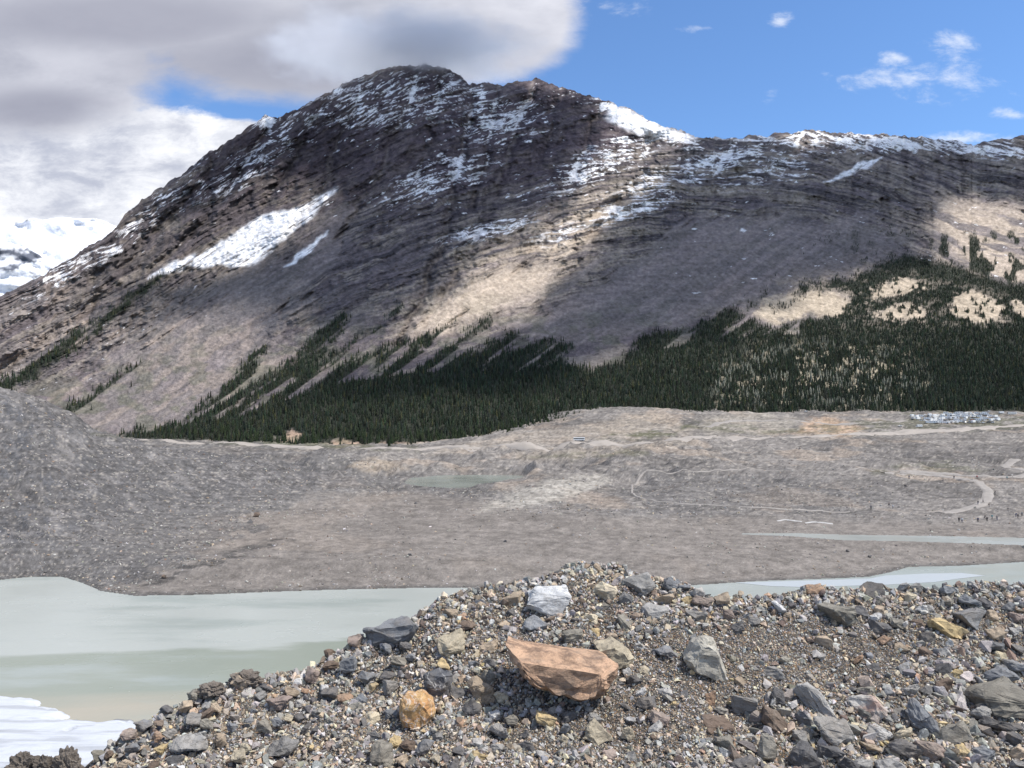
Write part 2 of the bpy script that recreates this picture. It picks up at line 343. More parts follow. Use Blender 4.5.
gapz = soft(PX, PY, [(715, 372), (760, 350), (820, 340), (900, 345), (930, 380), (925, 405), (840, 412), (720, 405)], 24) * ss(fbm(PX / 9, PY / 6, 4, 67, .65), .55, .60)
alb = lerp(alb, [.30, .26, .19], gapz * .8)
# snow
GM = gullies(PX, PY)[1]
P = np.zeros((NY, NX))
def g(x0, y0, rx, ry, k, ang=0.0):
    c, s_ = math.cos(ang), math.sin(ang); u = (PX - x0) * c + (PY - y0) * s_; v = -(PX - x0) * s_ + (PY - y0) * c
    return k * np.exp(-((u / rx) ** 2 + (v / ry) ** 2))
for a in [(645, 124, 58, 9, .85, .42), (605, 160, 75, 20, .52, -.45), (440, 178, 75, 20, .50, -.35), (485, 232, 50, 9, .72, -.25), (400, 100, 110, 34, .42, -.1),
          (290, 130, 70, 18, .40, -.6), (250, 165, 90, 22, .36, -.65), (880, 142, 170, 10, .62, .03), (990, 150, 60, 9, .7, .1), (800, 140, 70, 10, .5, 0),
          (700, 168, 90, 14, .55, -.3), (640, 205, 60, 12, .55, -.35), (555, 235, 40, 14, .35, -.3), (150, 215, 80, 12, .42, -.75), (500, 120, 60, 30, .42, -.2),
          (120, 240, 60, 10, .5, -.7), (270, 120, 22, 8, .6, -.5), (770, 170, 80, 18, .34, -.3), (60, 275, 60, 12, .4, -.6), (480, 100, 8, 26, .6, 0), (1150, 160, 150, 12, .6, .1)]:
    P = np.maximum(P, g(*a))
sn = .52 * fbm(AL / 17, Q / 1.9, 4, 81, .7) + .48 * fbm(PX / 12, PY / 7, 5, 83, .78)
snow = ss(sn + P * .37 + GM * .16 * ss(P, .12, .4), .715, .745) * ss(interp(PX, RIDGE) + 175 + 0 * PX - PY, 0, 40)
for poly, wd in (([(337, 186), (318, 212), (285, 240), (258, 262), (238, 268), (222, 264), (205, 268), (190, 266), (170, 272), (148, 278), (172, 262), (205, 250), (228, 238), (250, 222), (272, 212), (300, 208), (318, 196)], 2.5),
                 ([(330, 232), (310, 252), (296, 263), (284, 267), (296, 255), (318, 238)], 1.6),
                 ([(882, 157), (858, 164), (838, 175), (824, 182), (842, 177), (868, 168)], 1.5),
                 ([(612, 104), (640, 116), (672, 130), (697, 138), (655, 138), (628, 130), (606, 118)], 4)):
    pn = (fbm(PX / 10, PY / 10, 3, 85) - .5) * 9
    hatch = ss(fbm((PX * .66 + PY) / 2.6, (PX - .66 * PY) / 34, 4, 87, .68) + .24 * soft(PX, PY, poly, 12), .37, .52)
    snow = np.maximum(snow, soft(PX + pn * .5, PY + pn * .5, poly, wd) * hatch)
snow = snow * (1 - .9 * np.clip(FD, 0, 1))
alb = lerp(alb, [.88, .88, .90], snow)
alb = lerp(alb, [.235, .205, .185], GM * .45 * (1 - SCR) * ss(fbm(PX / 9, PY / 20, 3, 38), .35, .6))
alb = alb * (1 - .30 * soft(PX, PY, [(60, 250), (240, 110), (350, 90), (360, 200), (300, 270), (180, 300), (80, 300)], 30))[..., None]  # left flank darkened in the albedo in place of missing cloud shade
alb *= (1.22 + ((fbm(PX / 3.2, PY / 1.9, 3, 88, .7) - .5) * .8 + (fbm(AL / 80, Q / 2.2, 3, 90, .6) - .5) * 1.1) * (.3 + .7 * UP) * (1 - SCR * .6) + (fbm(PX / 2.2, PY / 1.8, 2, 89) - .5) * .7)[..., None]
ledge = ss(fbm(AL / 18, Q / 1.6, 4, 92, .72) + .20 * P, .68, .73) * ss(P, .12, .35)
alb = lerp(alb, [.88, .88, .90], ledge * .85 * (1 - np.clip(FD, 0, 1))); alb = np.minimum(alb, .88)
# back slope of the mountain
NB = 24; bk = np.linspace(0, 1, NB + 1)[1:]
YB2 = YM[-1] + bk[:, None] * 1500; ZB2 = ZM[-1] * (1 - bk[:, None]) ** 1.15 + (fbm(cols / 40 + 0 * bk[:, None], bk[:, None] * 8 + 0 * cols, 4, 91) - .5) * 90 * np.sin(bk * math.pi)[:, None]
XB2 = (cols - 512) / F * YB2
V = np.stack([np.vstack([XM, XB2]), np.vstack([YM, YB2]), np.vstack([ZM, ZB2])], -1)
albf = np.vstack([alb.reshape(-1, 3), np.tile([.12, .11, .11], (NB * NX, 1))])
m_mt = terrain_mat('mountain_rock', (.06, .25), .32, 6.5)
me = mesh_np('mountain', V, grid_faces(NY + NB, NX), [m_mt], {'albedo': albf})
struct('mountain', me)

# distant snowy mountain at the far left
fc = np.arange(-700, 420, 2.0); NF = 90
def far_mt(name, ridge, ybot, Y0, Y1, seed, snowk, matn):
    yr_ = interp(fc, ridge) + (fbm(fc / 25, 0 * fc, 5, seed, .6) - .5) * 7
    s_ = np.linspace(0, 1, NF)[:, None]; py = ybot + (yr_ - ybot) * s_; px = fc + 0 * s_
    Y = Y0 + (Y1 - Y0) * s_ ** 1.1 + (ridged(px / 30 - py / 25, py / 16 + px / 60, 5, seed + 2) - .5) * 110 * s_
    n = fbm(px / 28, py / 9, 4, seed + 5, .62)
    sn_ = ss(n + snowk * s_ - .1, .45, .55)
    a = lerp(np.zeros(px.shape + (3,)) + np.array([.13, .14, .17]), [.80, .81, .84], sn_)
    back = np.linspace(0, 1, 8)[1:, None]; Yk = Y[-1] + back * 3000; Zk = (H + (HOR - py[-1]) / F * Y[-1]) * (1 - back)
    V = np.stack([np.vstack([(px - 512) / F * Y, (fc - 512) / F * Yk]), np.vstack([Y, Yk]), np.vstack([H + (HOR - py) / F * Y, Zk])], -1)
    struct(name, mesh_np(name, V, grid_faces(NF + 7, len(fc)), [matn], {'albedo': np.vstack([a.reshape(-1, 3), np.tile([.5, .5, .55], (7 * len(fc), 1))])}))
m_far = terrain_mat('far_rock_and_snow', (.004, .02), .12, 25)
far_mt('snowy_mountain', [(-700, 150), (-300, 190), (-100, 214), (0, 226), (30, 219), (60, 217), (100, 221), (130, 230), (200, 250), (420, 330)], 420, 4300, 5500, 101, .62, m_far)
far_mt('dark_hills', [(-700, 215), (-200, 235), (-60, 240), (-20, 242), (10, 243), (28, 250), (50, 262), (80, 285), (200, 340), (420, 400)], 430, 3500, 4100, 111, .22, m_far)

# ================================================================== VALLEY GROUND
YT_Y = np.array([405, 412, 420, 430, 438, 446, 455, 470, 490, 520, 540, 560, 575, 590, 640, 760])
YT_L = np.array([1500, 1420, 1350, 1250, 1140, 930, 780, 610, 466, 345, 300, 262, 250, 239, 189, 126])
YT_R = np.array([1220, 1105, 1000, 880, 790, 715, 640, 540, 440, 345, 304, 273, 258, 242, 189, 126])
def valley_Y(x, y):
    l = np.interp(y, YT_Y, YT_L); r = np.interp(y, YT_Y, YT_R); t = ss(x, 380, 640)
    return l + (r - l) * t
# height as function of ray and distance: invert the table
gx = np.arange(-420, 1460, 4.0); gy = np.linspace(405, 760, 720)
def valley_z(x, Y):
    l = np.interp(Y, YT_L[::-1], YT_Y[::-1]); r = np.interp(Y, YT_R[::-1], YT_Y[::-1]); t = ss(x, 380, 640)
    return H - Y * ((l + (r - l) * t) - HOR) / F
def plane_pt(x, y, z): Y = (H - z) * F / (y - HOR); return ((x - 512) / F * Y, Y)
def world_poly(pts, z): return [plane_pt(x, y, z) for x, y in pts]
HC = [(-700, 120), (-420, 108), (-200, 90), (-60, 73), (0, 66.5), (20, 63.5), (45, 59), (70, 51.5), (95, 42), (130, 34), (170, 27.5), (200, 23.5), (250, 17.5), (300, 12.5), (350, 8), (420, 0), (1500, -5)]
def hill_z(x, Y):
    zc = interp(x, HC); yc = interp(x, [(-700, 520), (0, 420), (130, 432), (300, 470)]) ; ys = interp(x, [(-700, 230), (-40, 243), (100, 238), (150, 270), (220, 320), (300, 390)])
    t = np.clip((Y - ys) / (yc - ys), 0, 1); fr = zc * (t ** 1.25)
    b = np.clip((Y - yc) / 260, 0, 1)
    return np.where(Y < yc, fr, zc * (1 - b * b * (3 - 2 * b)) ) * (Y > ys)
LAKE_PX = [(-420, 582), (-100, 581), (0, 580), (30, 577), (62, 577), (82, 583), (100, 591), (135, 596), (200, 595), (270, 592), (330, 590), (420, 588), (500, 588), (600, 588), (700, 585), (760, 581), (820, 579), (868, 577), (892, 572), (908, 567), (960, 566), (1024, 562), (1200, 556), (1460, 552), (1460, 1400), (-420, 1400)]
POND_PX = [(404, 483), (412, 478), (440, 475.5), (480, 475), (520, 475.5), (528, 478), (515, 483), (490, 487), (450, 488), (420, 486)]
RIVER_PX = [(742, 533.6), (790, 533.2), (850, 535), (930, 536), (1024, 538), (1200, 540), (1200, 547), (1024, 545), (960, 543), (900, 541), (840, 540), (790, 536), (742, 534.4)]
pond_z = float(valley_z(np.array(465.), np.array(float(valley_Y(np.array(465.), np.array(481.))))))
river_z = 4.2
lakeW = world_poly(LAKE_PX, 0.0); pondW = world_poly(POND_PX, pond_z); riverW = world_poly(RIVER_PX, river_z)
def ground_z(X, Y):
    X = np.asarray(X, float); Y = np.asarray(Y, float)
    x = 512 + F * X / Y
    v = valley_z(x, Y); h = hill_z(x, Y)
    z = np.maximum(v, h) + .0
    k = np.minimum(v, h); dd = np.abs(v - h); z = z + 2.0 * np.exp(-dd / 3.0) * (h > 1)   # soft blend at the foot of the slope
    hk = ss(h - v, 0, 6)
    n = (fbm(X / 70, Y / 90, 5, 201, .55) - .5) * 5.5 + (fbm(X / 14, Y / 18, 4, 203, .6) - .5) * 2.0 + (ridged(X / 36, Y / 60, 3, 206) - .5) * 2.4
    mounds = np.zeros(X.shape)
    for (mx, my, rx, ry, hh) in ((480, 424, 60, 3.4, 9), (640, 417, 45, 4, 13), (560, 418, 70, 3, 10), (370, 462, 26, 4, 9), (330, 468, 26, 5, 7), (545, 490, 50, 8, 6), (600, 520, 90, 10, 4), (860, 470, 120, 12, 4), (200, 470, 60, 6, 8), (360, 458, 60, 5, 6)):
        Yc = float(valley_Y(np.array(float(mx)), np.array(float(my)))); Xc = (mx - 512) / F * Yc
        RX = rx / F * Yc; RY = max(abs(float(valley_Y(np.array(float(mx)), np.array(my - ry))) - Yc), 12.0)
        mounds += hh * .85 * np.exp(-((X - Xc) / RX) ** 2 - ((Y - Yc) / RY) ** 2)
    fadefar = 1 - .0 * Y
    ribs = (ridged((X + Y * .9) / 9, (X - Y) / 60, 3, 205) - .5) * 1.6 * hk
    rill = (ridged((X * .55 + Y * .8) / 7, (X * .8 - Y * .55) / 34, 3, 210) - .5) * 3.0 * hk * (.3 + .7 * ss(x, 140, 20))
    z = z + rill
    hum = (fbm(X / 46, Y / 60, 4, 208, .55) - .5) * 30 * ss(Y, 420, 520) * (1 - ss(Y, 700, 840)) * (1 - .6 * ss(x, 620, 800)) + (ridged(X / 40, Y / 30, 3, 209) - .5) * 5 * ss(Y, 300, 400)
    z = z + n * (.45 + .55 * ss(Y, 300, 500)) + mounds + ribs + hum
    # water bodies
    dl = segdist(X, Y, lakeW[:-2], False); inl = inpoly(X, Y, lakeW); sd = np.where(inl, -dl, dl)
    z = np.where(inl, -.35 - np.minimum(dl * .12, 2.5), np.maximum(z * ss(sd, -2, 22) , .10 + np.minimum(sd * .05, .4)))
    for W, wz, fall in ((pondW, pond_z, 12), (riverW, river_z, 9)):
        near = (np.abs(Y - np.mean([p[1] for p in W])) < 160)
        if near.any():
            d = segdist(X, Y, W); i_ = inpoly(X, Y, W)
            k = 1 - ss(np.where(i_, 0, d), 0, fall)
            z = np.where(near, z * (1 - k) + k * np.where(i_, wz - .6, wz + .05 + d * .06), z)
    return z
xs = np.arange(-420, 1460, 1.6)
Yrow = np.concatenate([[60, 100, 130, 160, 190, 210], np.linspace(225, 300, 90)[:-1], np.linspace(300, 480, 150)[:-1], np.linspace(480, 900, 200)[:-1], np.linspace(900, 1260, 100)])
GX = (xs[None, :] - 512) / F * Yrow[:, None]; GY = Yrow[:, None] + 0 * GX
GZ = ground_z(GX, GY)
gpx = 512 + F * GX / GY; gpy = HOR - F * (GZ - H) / GY
# albedo of the valley
ga = np.zeros(GX.shape + (3,)) + np.array([.203, .186, .170])
b1 = fbm(GX / 60, GY / 110, 5, 211, .6)
ga = lerp(ga, [.15, .138, .128], ss(b1, .49, .60))
ga = lerp(ga, [.29, .24, .195], ss(fbm(GX / 40, GY / 50, 4, 213), .55, .68) * .7)
GREY = [(-420, 370), (0, 370), (90, 425), (200, 440), (330, 448), (400, 470), (520, 492), (620, 510), (660, 470), (840, 478), (900, 500), (850, 512), (700, 515), (560, 512), (400, 490), (330, 492), (282, 502), (262, 528), (215, 556), (160, 580), (100, 600), (-420, 600)]
jn = (fbm(gpx / 14, gpy / 6, 4, 215) - .5)
jb = (fbm(gpx / 45, gpy / 12, 4, 235, .6) - .5)
gy_m = soft(gpx + jn * 30 + jb * 90, gpy + jn * 10 + jb * 22, GREY, 7)
PLAIN = [(95, 592), (160, 568), (230, 545), (285, 505), (330, 494), (420, 492), (560, 515), (700, 518), (820, 520), (1000, 524), (1100, 560), (700, 590), (330, 596)]
pl_m = soft(gpx + jn * 30 + jb * 70, gpy + jn * 8 + jb * 12, PLAIN, 6)
ga = lerp(ga, [.203, .180, .159], pl_m * .75)
ga = lerp(ga, [.125, .119, .115], gy_m * (.55 + .25 * ss(gpx, 420, 250)) * (1 - pl_m))
ga = lerp(ga, [.055, .053, .052], soft(gpx + jn * 20, gpy + jn * 6, [(120, 582), (180, 566), (230, 553), (285, 535), (292, 538), (250, 556), (200, 572), (150, 590)], 5) * .8 * ss(fbm(gpx / 12, gpy / 3, 4, 233, .65), .40, .60))  # dark shadow at the grey and brown boundary, painted into the albedo
hm = ss(hill_z(gpx, GY) - valley_z(gpx, GY), 0, 8)
ga = lerp(ga, [.105, .100, .098], hm * .75)
ga = lerp(ga, [.10, .10, .105], hm * ss(fbm((GX + GY * .9) / 5, (GX - GY) / 24, 5, 217, .7), .50, .6) * (.25 + .6 * ss(gpx, 110, 30)))
ga = lerp(ga, [.22, .205, .195], hm * ss(fbm((GX + GY * .9) / 9, (GX - GY) / 20, 5, 219, .7), .52, .64) * .55)
for poly, c_, k_, wd in (([(478, 512), (500, 495), (540, 480), (600, 472), (612, 482), (575, 497), (530, 508)], [.40, .37, .32], .6, 6),
                         ([(345, 466), (372, 456), (392, 460), (410, 470), (375, 474)], [.32, .265, .205], .7, 3),
                         ([(510, 452), (690, 436), (700, 444), (600, 458), (520, 462)], [.30, .255, .205], .5, 4),
                         ([(590, 430), (620, 416), (660, 413), (700, 428), (690, 436), (620, 437)], [.34, .285, .22], .35, 5),
                         ([(790, 432), (810, 417), (835, 418), (865, 428), (850, 436)], [.42, .30, .21], .8, 3),
                         ([(700, 418), (760, 410), (800, 420), (780, 434), (705, 436)], [.30, .27, .225], .6, 4),
                         ([(440, 446), (520, 432), (640, 418), (640, 436), (520, 446), (430, 456)], [.33, .285, .235], .6, 4)):
    pat = ss(fbm(gpx / 12, gpy / 3.5, 4, 221, .6) + .28 * soft(gpx, gpy, poly, 9), .42, .62)
    ga = lerp(ga, c_, soft(gpx + jn * 14, gpy + jn * 5, poly, wd) * k_ * pat)
for poly, k_ in (([(690, 420), (780, 428), (900, 414), (1024, 405), (1460, 395), (1460, 440), (1024, 428), (880, 434), (790, 436), (700, 430)], .55), ([(590, 438), (690, 424), (700, 428), (640, 440)], .8),
                 ([(860, 468), (960, 460), (1000, 468), (940, 475), (870, 474)], .5), ([(520, 456), (640, 448), (650, 454), (560, 462)], .5), ([(90, 434), (280, 440), (420, 447), (420, 452), (260, 446)], .7)):
    ga = lerp(ga, [.085, .088, .050], soft(gpx + jn * 20, gpy + jn * 5, poly, 2.5) * k_ * ss(fbm(gpx / 16, gpy / 3, 4, 223), .36, .56))
# damp dark rim along the water
dlk = segdist(GX, GY, lakeW[:-2], False)
ga = lerp(ga, [.085, .082, .078], (1 - ss(dlk, 0, 5)) * .7)
stripes = fbm(gpx / 60, gpy / 1.6, 4, 225, .65)
ga *= (1 + (stripes - .5) * .7 * (1 - .65 * pl_m) + (fbm(gpx / 30, gpy / 7, 5, 237, .6) - .5) * .5 * pl_m)[..., None]
ga *= (1 + (fbm(gpx / 1.8, gpy / 1.1, 2, 227) - .5) * (.7 - .4 * pl_m))[..., None]
ga = lerp(ga, [.40, .36, .31], ss(fbm(gpx / 3.5, gpy / 1.2, 3, 229, .7), .64, .74) * .5 * (1 - .6 * pl_m))
ga = lerp(ga, [.08, .076, .072], ss(fbm(gpx / 5, gpy / 1.4, 3, 231, .7), .64, .74) * .6 * (1 - .7 * pl_m))
m_gr = terrain_mat('valley_rubble', (.22, 1.3), .40, 1.1)
struct('ground', mesh_np('ground', np.stack([GX, GY, GZ], -1), grid_faces(*GX.shape), [m_gr], {'albedo': ga.reshape(-1, 3)}))
# wide sheet under everything out to the horizon
m_pl, t_, b_ = principled('far_ground'); t_.put(b_.inputs['Base Color'], (.16, .15, .13))
V = [(-16000, -3000, -4), (16000, -3000, -4), (16000, 22000, -4), (-16000, 22000, -4)]
struct('terrain', mesh_np('terrain', V, [[0, 1, 2, 3]], [m_pl]))

# ------------------------------------------------------------------ water
def water_mat(name, base_cols, zone=None):
    m, t, b = principled(name, .16, .5)
    g_ = t.new('ShaderNodeNewGeometry').outputs['Position']
    c = base_cols[0]
    if zone: c = zone(t, g_)
    t.put(b.inputs['Base Color'], c)
    bp = t.new('ShaderNodeBump'); bp.inputs['Distance'].default_value = .05; bp.inputs['Strength'].default_value = .7
    t.put(bp.inputs['Height'], t.m('ADD', t.noise(t.scalev(g_, (1, .6, 1)), 1.1, 4, .6), t.noise(g_, .12, 3, .5))); t.put(b.inputs['Normal'], bp.outputs[0])
    t.put(b.inputs['Roughness'], t.rng(t.noise(t.scalev(g_, (.5, 1, 1)), .05, 4, .6), .35, .65, .14, .30))
    return m
def lake_zone(t, g_):
    # silt: pale blue-grey far out, greener and then beige near the ice
    s_ = t.new('ShaderNodeSeparateXYZ'); t.put(s_.inputs[0], g_)
    nz = t.noise(t.scalev(g_, (.35, 1.0, 1)), .030, 5, .55, .4)
    yy = t.m('ADD', s_.outputs[1], t.m('MULTIPLY', t.m('SUBTRACT', nz, .5), 46))
    yy = t.m('SUBTRACT', yy, t.m('MULTIPLY', s_.outputs[0], .10))
    c = t.mix(t.rng(yy, 146, 164), (.37, .335, .262), (.25, .275, .225))
    c = t.mix(t.rng(yy, 189, 193), c, (.375, .395, .362))
    c = t.mix(t.rng(t.noise(t.scalev(g_, (.25, 1.0, 1)), .06, 5, .6), .5, .68), c, (.30, .33, .30))
    c = t.mix(t.m('MULTIPLY', t.rng(s_.outputs[0], 60, 110), .75), c, (.32, .355, .33))
    return c
m_lake = water_mat('silty_lake_water', [(.4, .5, .5)], lake_zone)
V = [(-900, 20, 0), (900, 20, 0), (900, 420, 0), (-900, 420, 0)]
def sheet(name, poly, z, mat, kind='structure'):
    bm = bmesh.new(); vs = [bm.verts.new((p[0], p[1], z)) for p in poly]; bm.faces.new(vs); bmesh.ops.triangulate(bm, faces=bm.faces)
    bmesh.ops.recalc_face_normals(bm, faces=bm.faces)
    if sum(f.normal.z for f in bm.faces) < 0: bmesh.ops.reverse_faces(bm, faces=bm.faces)
    me = bpy.data.meshes.new(name); bm.to_mesh(me); bm.free(); me.materials.append(mat); return link(name, me, kind=kind)
def grow(poly, k):
    cx = sum(p[0] for p in poly) / len(poly); cy = sum(p[1] for p in poly) / len(poly)
    out = []
    for i, p in enumerate(poly):
        a = Vector(poly[i - 1]); b = Vector(poly[(i + 1) % len(poly)]); d = (b - a); n = Vector((d.y, -d.x)); n.normalize()
        area = sum(poly[j][0] * poly[(j + 1) % len(poly)][1] - poly[(j + 1) % len(poly)][0] * poly[j][1] for j in range(len(poly)))
        if area < 0: n = -n
        out.append((p[0] + n.x * k, p[1] + n.y * k))
    return out
sheet('lake', [(-220, 20), (420, 20), (420, 400), (-330, 400)], 0.0, m_lake)
m_pond = water_mat('green_pond_water', [(.215, .235, .205)])
m_riv = water_mat('river_water', [(.36, .375, .35)])
sheet('pond', grow(pondW, 1.5), pond_z, m_pond)
sheet('river', grow(riverW, .8), river_z, m_riv)
# pale blue-grey strip lying just above the water on the right
m_bar, t_, b_ = principled('pale_strip_surface', .35, .4); t_.put(b_.inputs['Base Color'], (.42, .45, .46))
bar = [(735, 582.5), (790, 581), (870, 578.5), (885, 575.5), (925, 573.5), (962, 573), (985, 575.5), (960, 578.5), (935, 582), (880, 585), (800, 587), (770, 586)]
sheet('pale_strip', world_poly(bar, .05), .05, m_bar)

# snow-covered ice shelf in the near left corner
SNOWPX = [(-420, 676), (-200, 683), (-90, 689), (0, 694), (22, 697), (42, 702), (62, 704), (66, 708), (80, 711), (80, 713), (64, 716), (95, 717), (132, 719), (150, 722), (152, 735), (140, 800), (60, 900), (-420, 900)]
sw = world_poly(SNOWPX, .9)
sxx, syy = np.meshgrid(np.linspace(-190, -20, 340), np.linspace(60, 166, 330))
ins = inpoly(sxx, syy, sw); dd = segdist(sxx, syy, sw); sdn = np.where(ins, dd, -dd) + (fbm(sxx / 9, syy / 6, 5, 301, .65) - .5) * 6
crk = ridged(sxx / 26 + syy / 90, syy / 5.5, 3, 303)
sz = np.where(sdn > 0, .25 + 1.1 * (1 - np.exp(-np.maximum(sdn, 0) / 1.4)), -.8) + (fbm(sxx / 9, syy / 4, 4, 305) - .5) * .55 * (sdn > 0) - .55 * ss(crk, .86, .93) * (sdn > 1)
msn, t_, b_ = principled('dirty_snow', .65, .3)
gpos = t_.new('ShaderNodeNewGeometry').outputs['Position']
dirt = attr(t_, 'dirt').outputs['Fac']
t_.put(b_.inputs['Base Color'], t_.mix(dirt, (.52, .54, .57), (.10, .10, .10)))
bp = t_.new('ShaderNodeBump'); bp.inputs['Distance'].default_value = .3; t_.put(bp.inputs['Height'], t_.noise(t_.scalev(gpos, (.5, 1, 1)), .8, 5, .6)); t_.put(b_.inputs['Normal'], bp.outputs[0])
dv = np.clip(ss(crk, .82, .90) * .75 * ss(fbm(sxx / 12, syy / 8, 3, 308), .35, .6) + ss(fbm(sxx / 22, syy / 2.2, 4, 307, .65), .52, .68) * .30 + .03, 0, 1)
link('snow_shelf', mesh_np('snow_shelf', np.stack([sxx, syy, sz], -1), grid_faces(*sxx.shape), [msn], {'dirt': dv.ravel()}), kind='structure')

# ------------------------------------------------------------------ roads and paths, draped
def catmull(pts, n=10):
    P_ = [np.array(p, float) for p in pts]; P_ = [2 * P_[0] - P_[1]] + P_ + [2 * P_[-1] - P_[-2]]; out = []
    for i in range(1, len(P_) - 2):
        for k in range(n):
            t = k / n; a, b, c, d = P_[i - 1:i + 3]
            out.append(.5 * ((2 * b) + (c - a) * t + (2 * a - 5 * b + 4 * c - d) * t * t + (3 * b - a - 3 * c + d) * t ** 3))
    out.append(P_[-2]); return np.array(out)
def gz1(X, Y): return ground_z(np.array([X]), np.array([Y]))[0]
def pick(x, y):
    """world point of the ground seen at pixel"""
    Ys = np.linspace(230, 1250, 900); Xs = (x - 512) / F * Ys; zz = ground_z(Xs, Ys); py = HOR - F * (zz - H) / Ys
    i = np.argmax(py <= y)
    return Xs[i], Ys[i], zz[i]
def ribbon(name, px, width, mat, lift=.25):
    W = [pick(x, y)[:2] for x, y in px]; C = catmull(W, 14)
    tn = np.gradient(C, axis=0); tn /= np.linalg.norm(tn, axis=1)[:, None] + 1e-9; nr = np.stack([-tn[:, 1], tn[:, 0]], -1)
    wv = width * (1 + (fbm(np.arange(len(C)) / 5, 0 * np.arange(len(C)), 3, 401) - .5) * .35)
    offs = np.array([-.62, -.5, -.2, 0, .2, .5, .62]); X = C[:, 0, None] + nr[:, 0, None] * offs * wv[:, None]; Y = C[:, 1, None] + nr[:, 1, None] * offs * wv[:, None]
    Z = ground_z(X, Y); Z[:, 1:-1] = np.maximum(Z[:, 1:-1], Z[:, 3:4] - .15) + lift; Z[:, 0] -= .3; Z[:, -1] -= .3
    return struct(name, mesh_np(name, np.stack([X, Y, Z], -1), grid_faces(len(C), 7), [mat]))
def flatmat(name, c, var=.2, scale=.5, rough=.9, spec=.2):
    m, t, b = principled(name, rough, spec); g_ = t.new('ShaderNodeNewGeometry').outputs['Position']
    t.put(b.inputs['Base Color'], t.mix(t.noise(g_, scale, 4, .6), tuple(v * (1 - var) for v in c), tuple(v * (1 + var) for v in c)))
    return m
m_path = flatmat('pale_gravel_path', (.29, .265, .24), .35, .35); m_road = flatmat('worn_highway_asphalt', (.34, .305, .27), .3, .12)
ribbon('path', [(1080, 474), (1024, 476), (985, 476), (950, 474.5), (905, 473), (880, 472.5)], 5.0, m_path)
ribbon('path', [(900, 473.5), (940, 476), (966, 480), (982, 486), (988, 493), (984, 501), (974, 507), (960, 511), (940, 513)], 4.8, m_path)
ribbon('path', [(1080, 452), (1040, 458), (1012, 462), (1005, 466), (1022, 470), (1080, 474)], 6.0, m_path)
ribbon('path', [(905, 474), (840, 473), (780, 471), (740, 470), (690, 471), (640, 478), (632, 490), (640, 498), (680, 504), (740, 507), (800, 510), (850, 512)], 1.1, m_path)
ribbon('road', [(1100, 418), (1024, 425), (960, 430), (900, 434), (820, 436), (740, 438), (680, 440), (600, 443), (520, 446), (450, 447), (380, 447.5), (300, 447), (220, 442.5), (140, 440)], 17.0, m_road, .6)
ribbon('road', [(700, 428), (735, 421), (790, 420), (850, 424), (905, 421)], 9.0, m_path, .5)

# ================================================================== FOREGROUND RIDGE
CREST_ = [(-900, 998), (-500, 930), (-200, 840), (-60, 790), (0, 778), (84, 762), (109, 745), (137, 727), (162, 713), (185, 704), (208, 691), (228, 687), (244, 680), (259, 680), (275, 680), (300, 676), (325, 663), (350, 647), (370, 642), (410, 624), (440, 606), (480, 594),
         (526, 587), (559, 576), (581, 570), (617, 570), (644, 580), (671, 583), (699, 591), (712, 598), (753, 597), (800, 595), (860, 593), (919, 592), (983, 588), (1022, 589), (1100, 594), (1300, 606), (1900, 660)]
CREST = [(a_, b_ - (4 if a_ > 0 else 0)) for a_, b_ in CREST_]
YCREST = [(-900, 6.5), (0, 7.0), (130, 7.3), (300, 8.2), (480, 8.9), (600, 9.2), (720, 8.8), (1024, 9.3), (1900, 10)]
YBOT = 1000.0
def fg_Y(x, y):
    yc = interp(x, CREST); Yc = interp(x, YCREST); t = (YBOT - y) / (YBOT - np.minimum(yc, 990))
    return 3.6 + (Yc - 3.6) * t
fx = np.arange(-700, 1750, 2.2); NR = 330
yc = np.minimum(interp(fx, CREST), 985); tt = np.linspace(0, 1, NR)[:, None]
fy = YBOT + (yc - YBOT) * tt; fY = 3.6 + (interp(fx, YCREST) - 3.6) * tt; fX = (fx - 512) / F * fY; fZ = H + (HOR - fy) / F * fY
def bumps(X, Y):
    return (fbm(X / .8, Y / .8, 3, 501) - .5) * .22 + (fbm(X / .16, Y / .16, 4, 503, .6) - .5) * .085
fZ = fZ + bumps(fX, fY) * ss(tt, -.1, .2)
nearY = np.linspace(-3, 3.6, 20)[:-1]; nb = len(nearY)
nX = np.tile(fX[0], (nb, 1)); nY = nearY[:, None] + 0 * nX; k_ = ((nearY + 3) / 6.6)[:, None]
nZ = (H - 1.65) * (1 - k_ ** 2) + fZ[0] * k_ ** 2
bd = np.concatenate([np.linspace(0, 1, 26)[1:] ** 1.6 * 6, np.linspace(6, 100, 40)[1:]])[:, None]
bY = fY[-1] + bd; bX = fX[-1] * (1 + bd / 12); bZ = fZ[-1] - bd * .68 - .18 * (1 - np.exp(-bd * 2)) + (fbm(bX / 3, bY / 3, 4, 505) - .5) * np.minimum(bd * .12, 1.0)
bZ = np.maximum(bZ, -3)
X = np.vstack([nX, fX, bX]); Y = np.vstack([nY, fY, bY]); Z = np.vstack([nZ, fZ, bZ])
m_dirt, t_, b_ = principled('moraine_grit', .95, .15)
g_ = t_.new('ShaderNodeNewGeometry').outputs['Position']
vo = t_.new('ShaderNodeTexVoronoi'); t_.put(vo.inputs['Vector'], g_); vo.inputs['Scale'].default_value = 75
hsv = t_.new('ShaderNodeSeparateColor'); t_.put(hsv.inputs[0], vo.outputs['Color'])
base = t_.mix(t_.noise(g_, 1.6, 5, .6), (.088, .072, .056), (.155, .130, .105))
base = t_.mix(t_.rng(hsv.outputs[0], .72, .80), base, (.30, .27, .23)); base = t_.mix(t_.rng(hsv.outputs[1], .80, .86), base, (.30, .20, .12)); base = t_.mix(t_.rng(hsv.outputs[2], .72, .80), base, (.075, .08, .085))
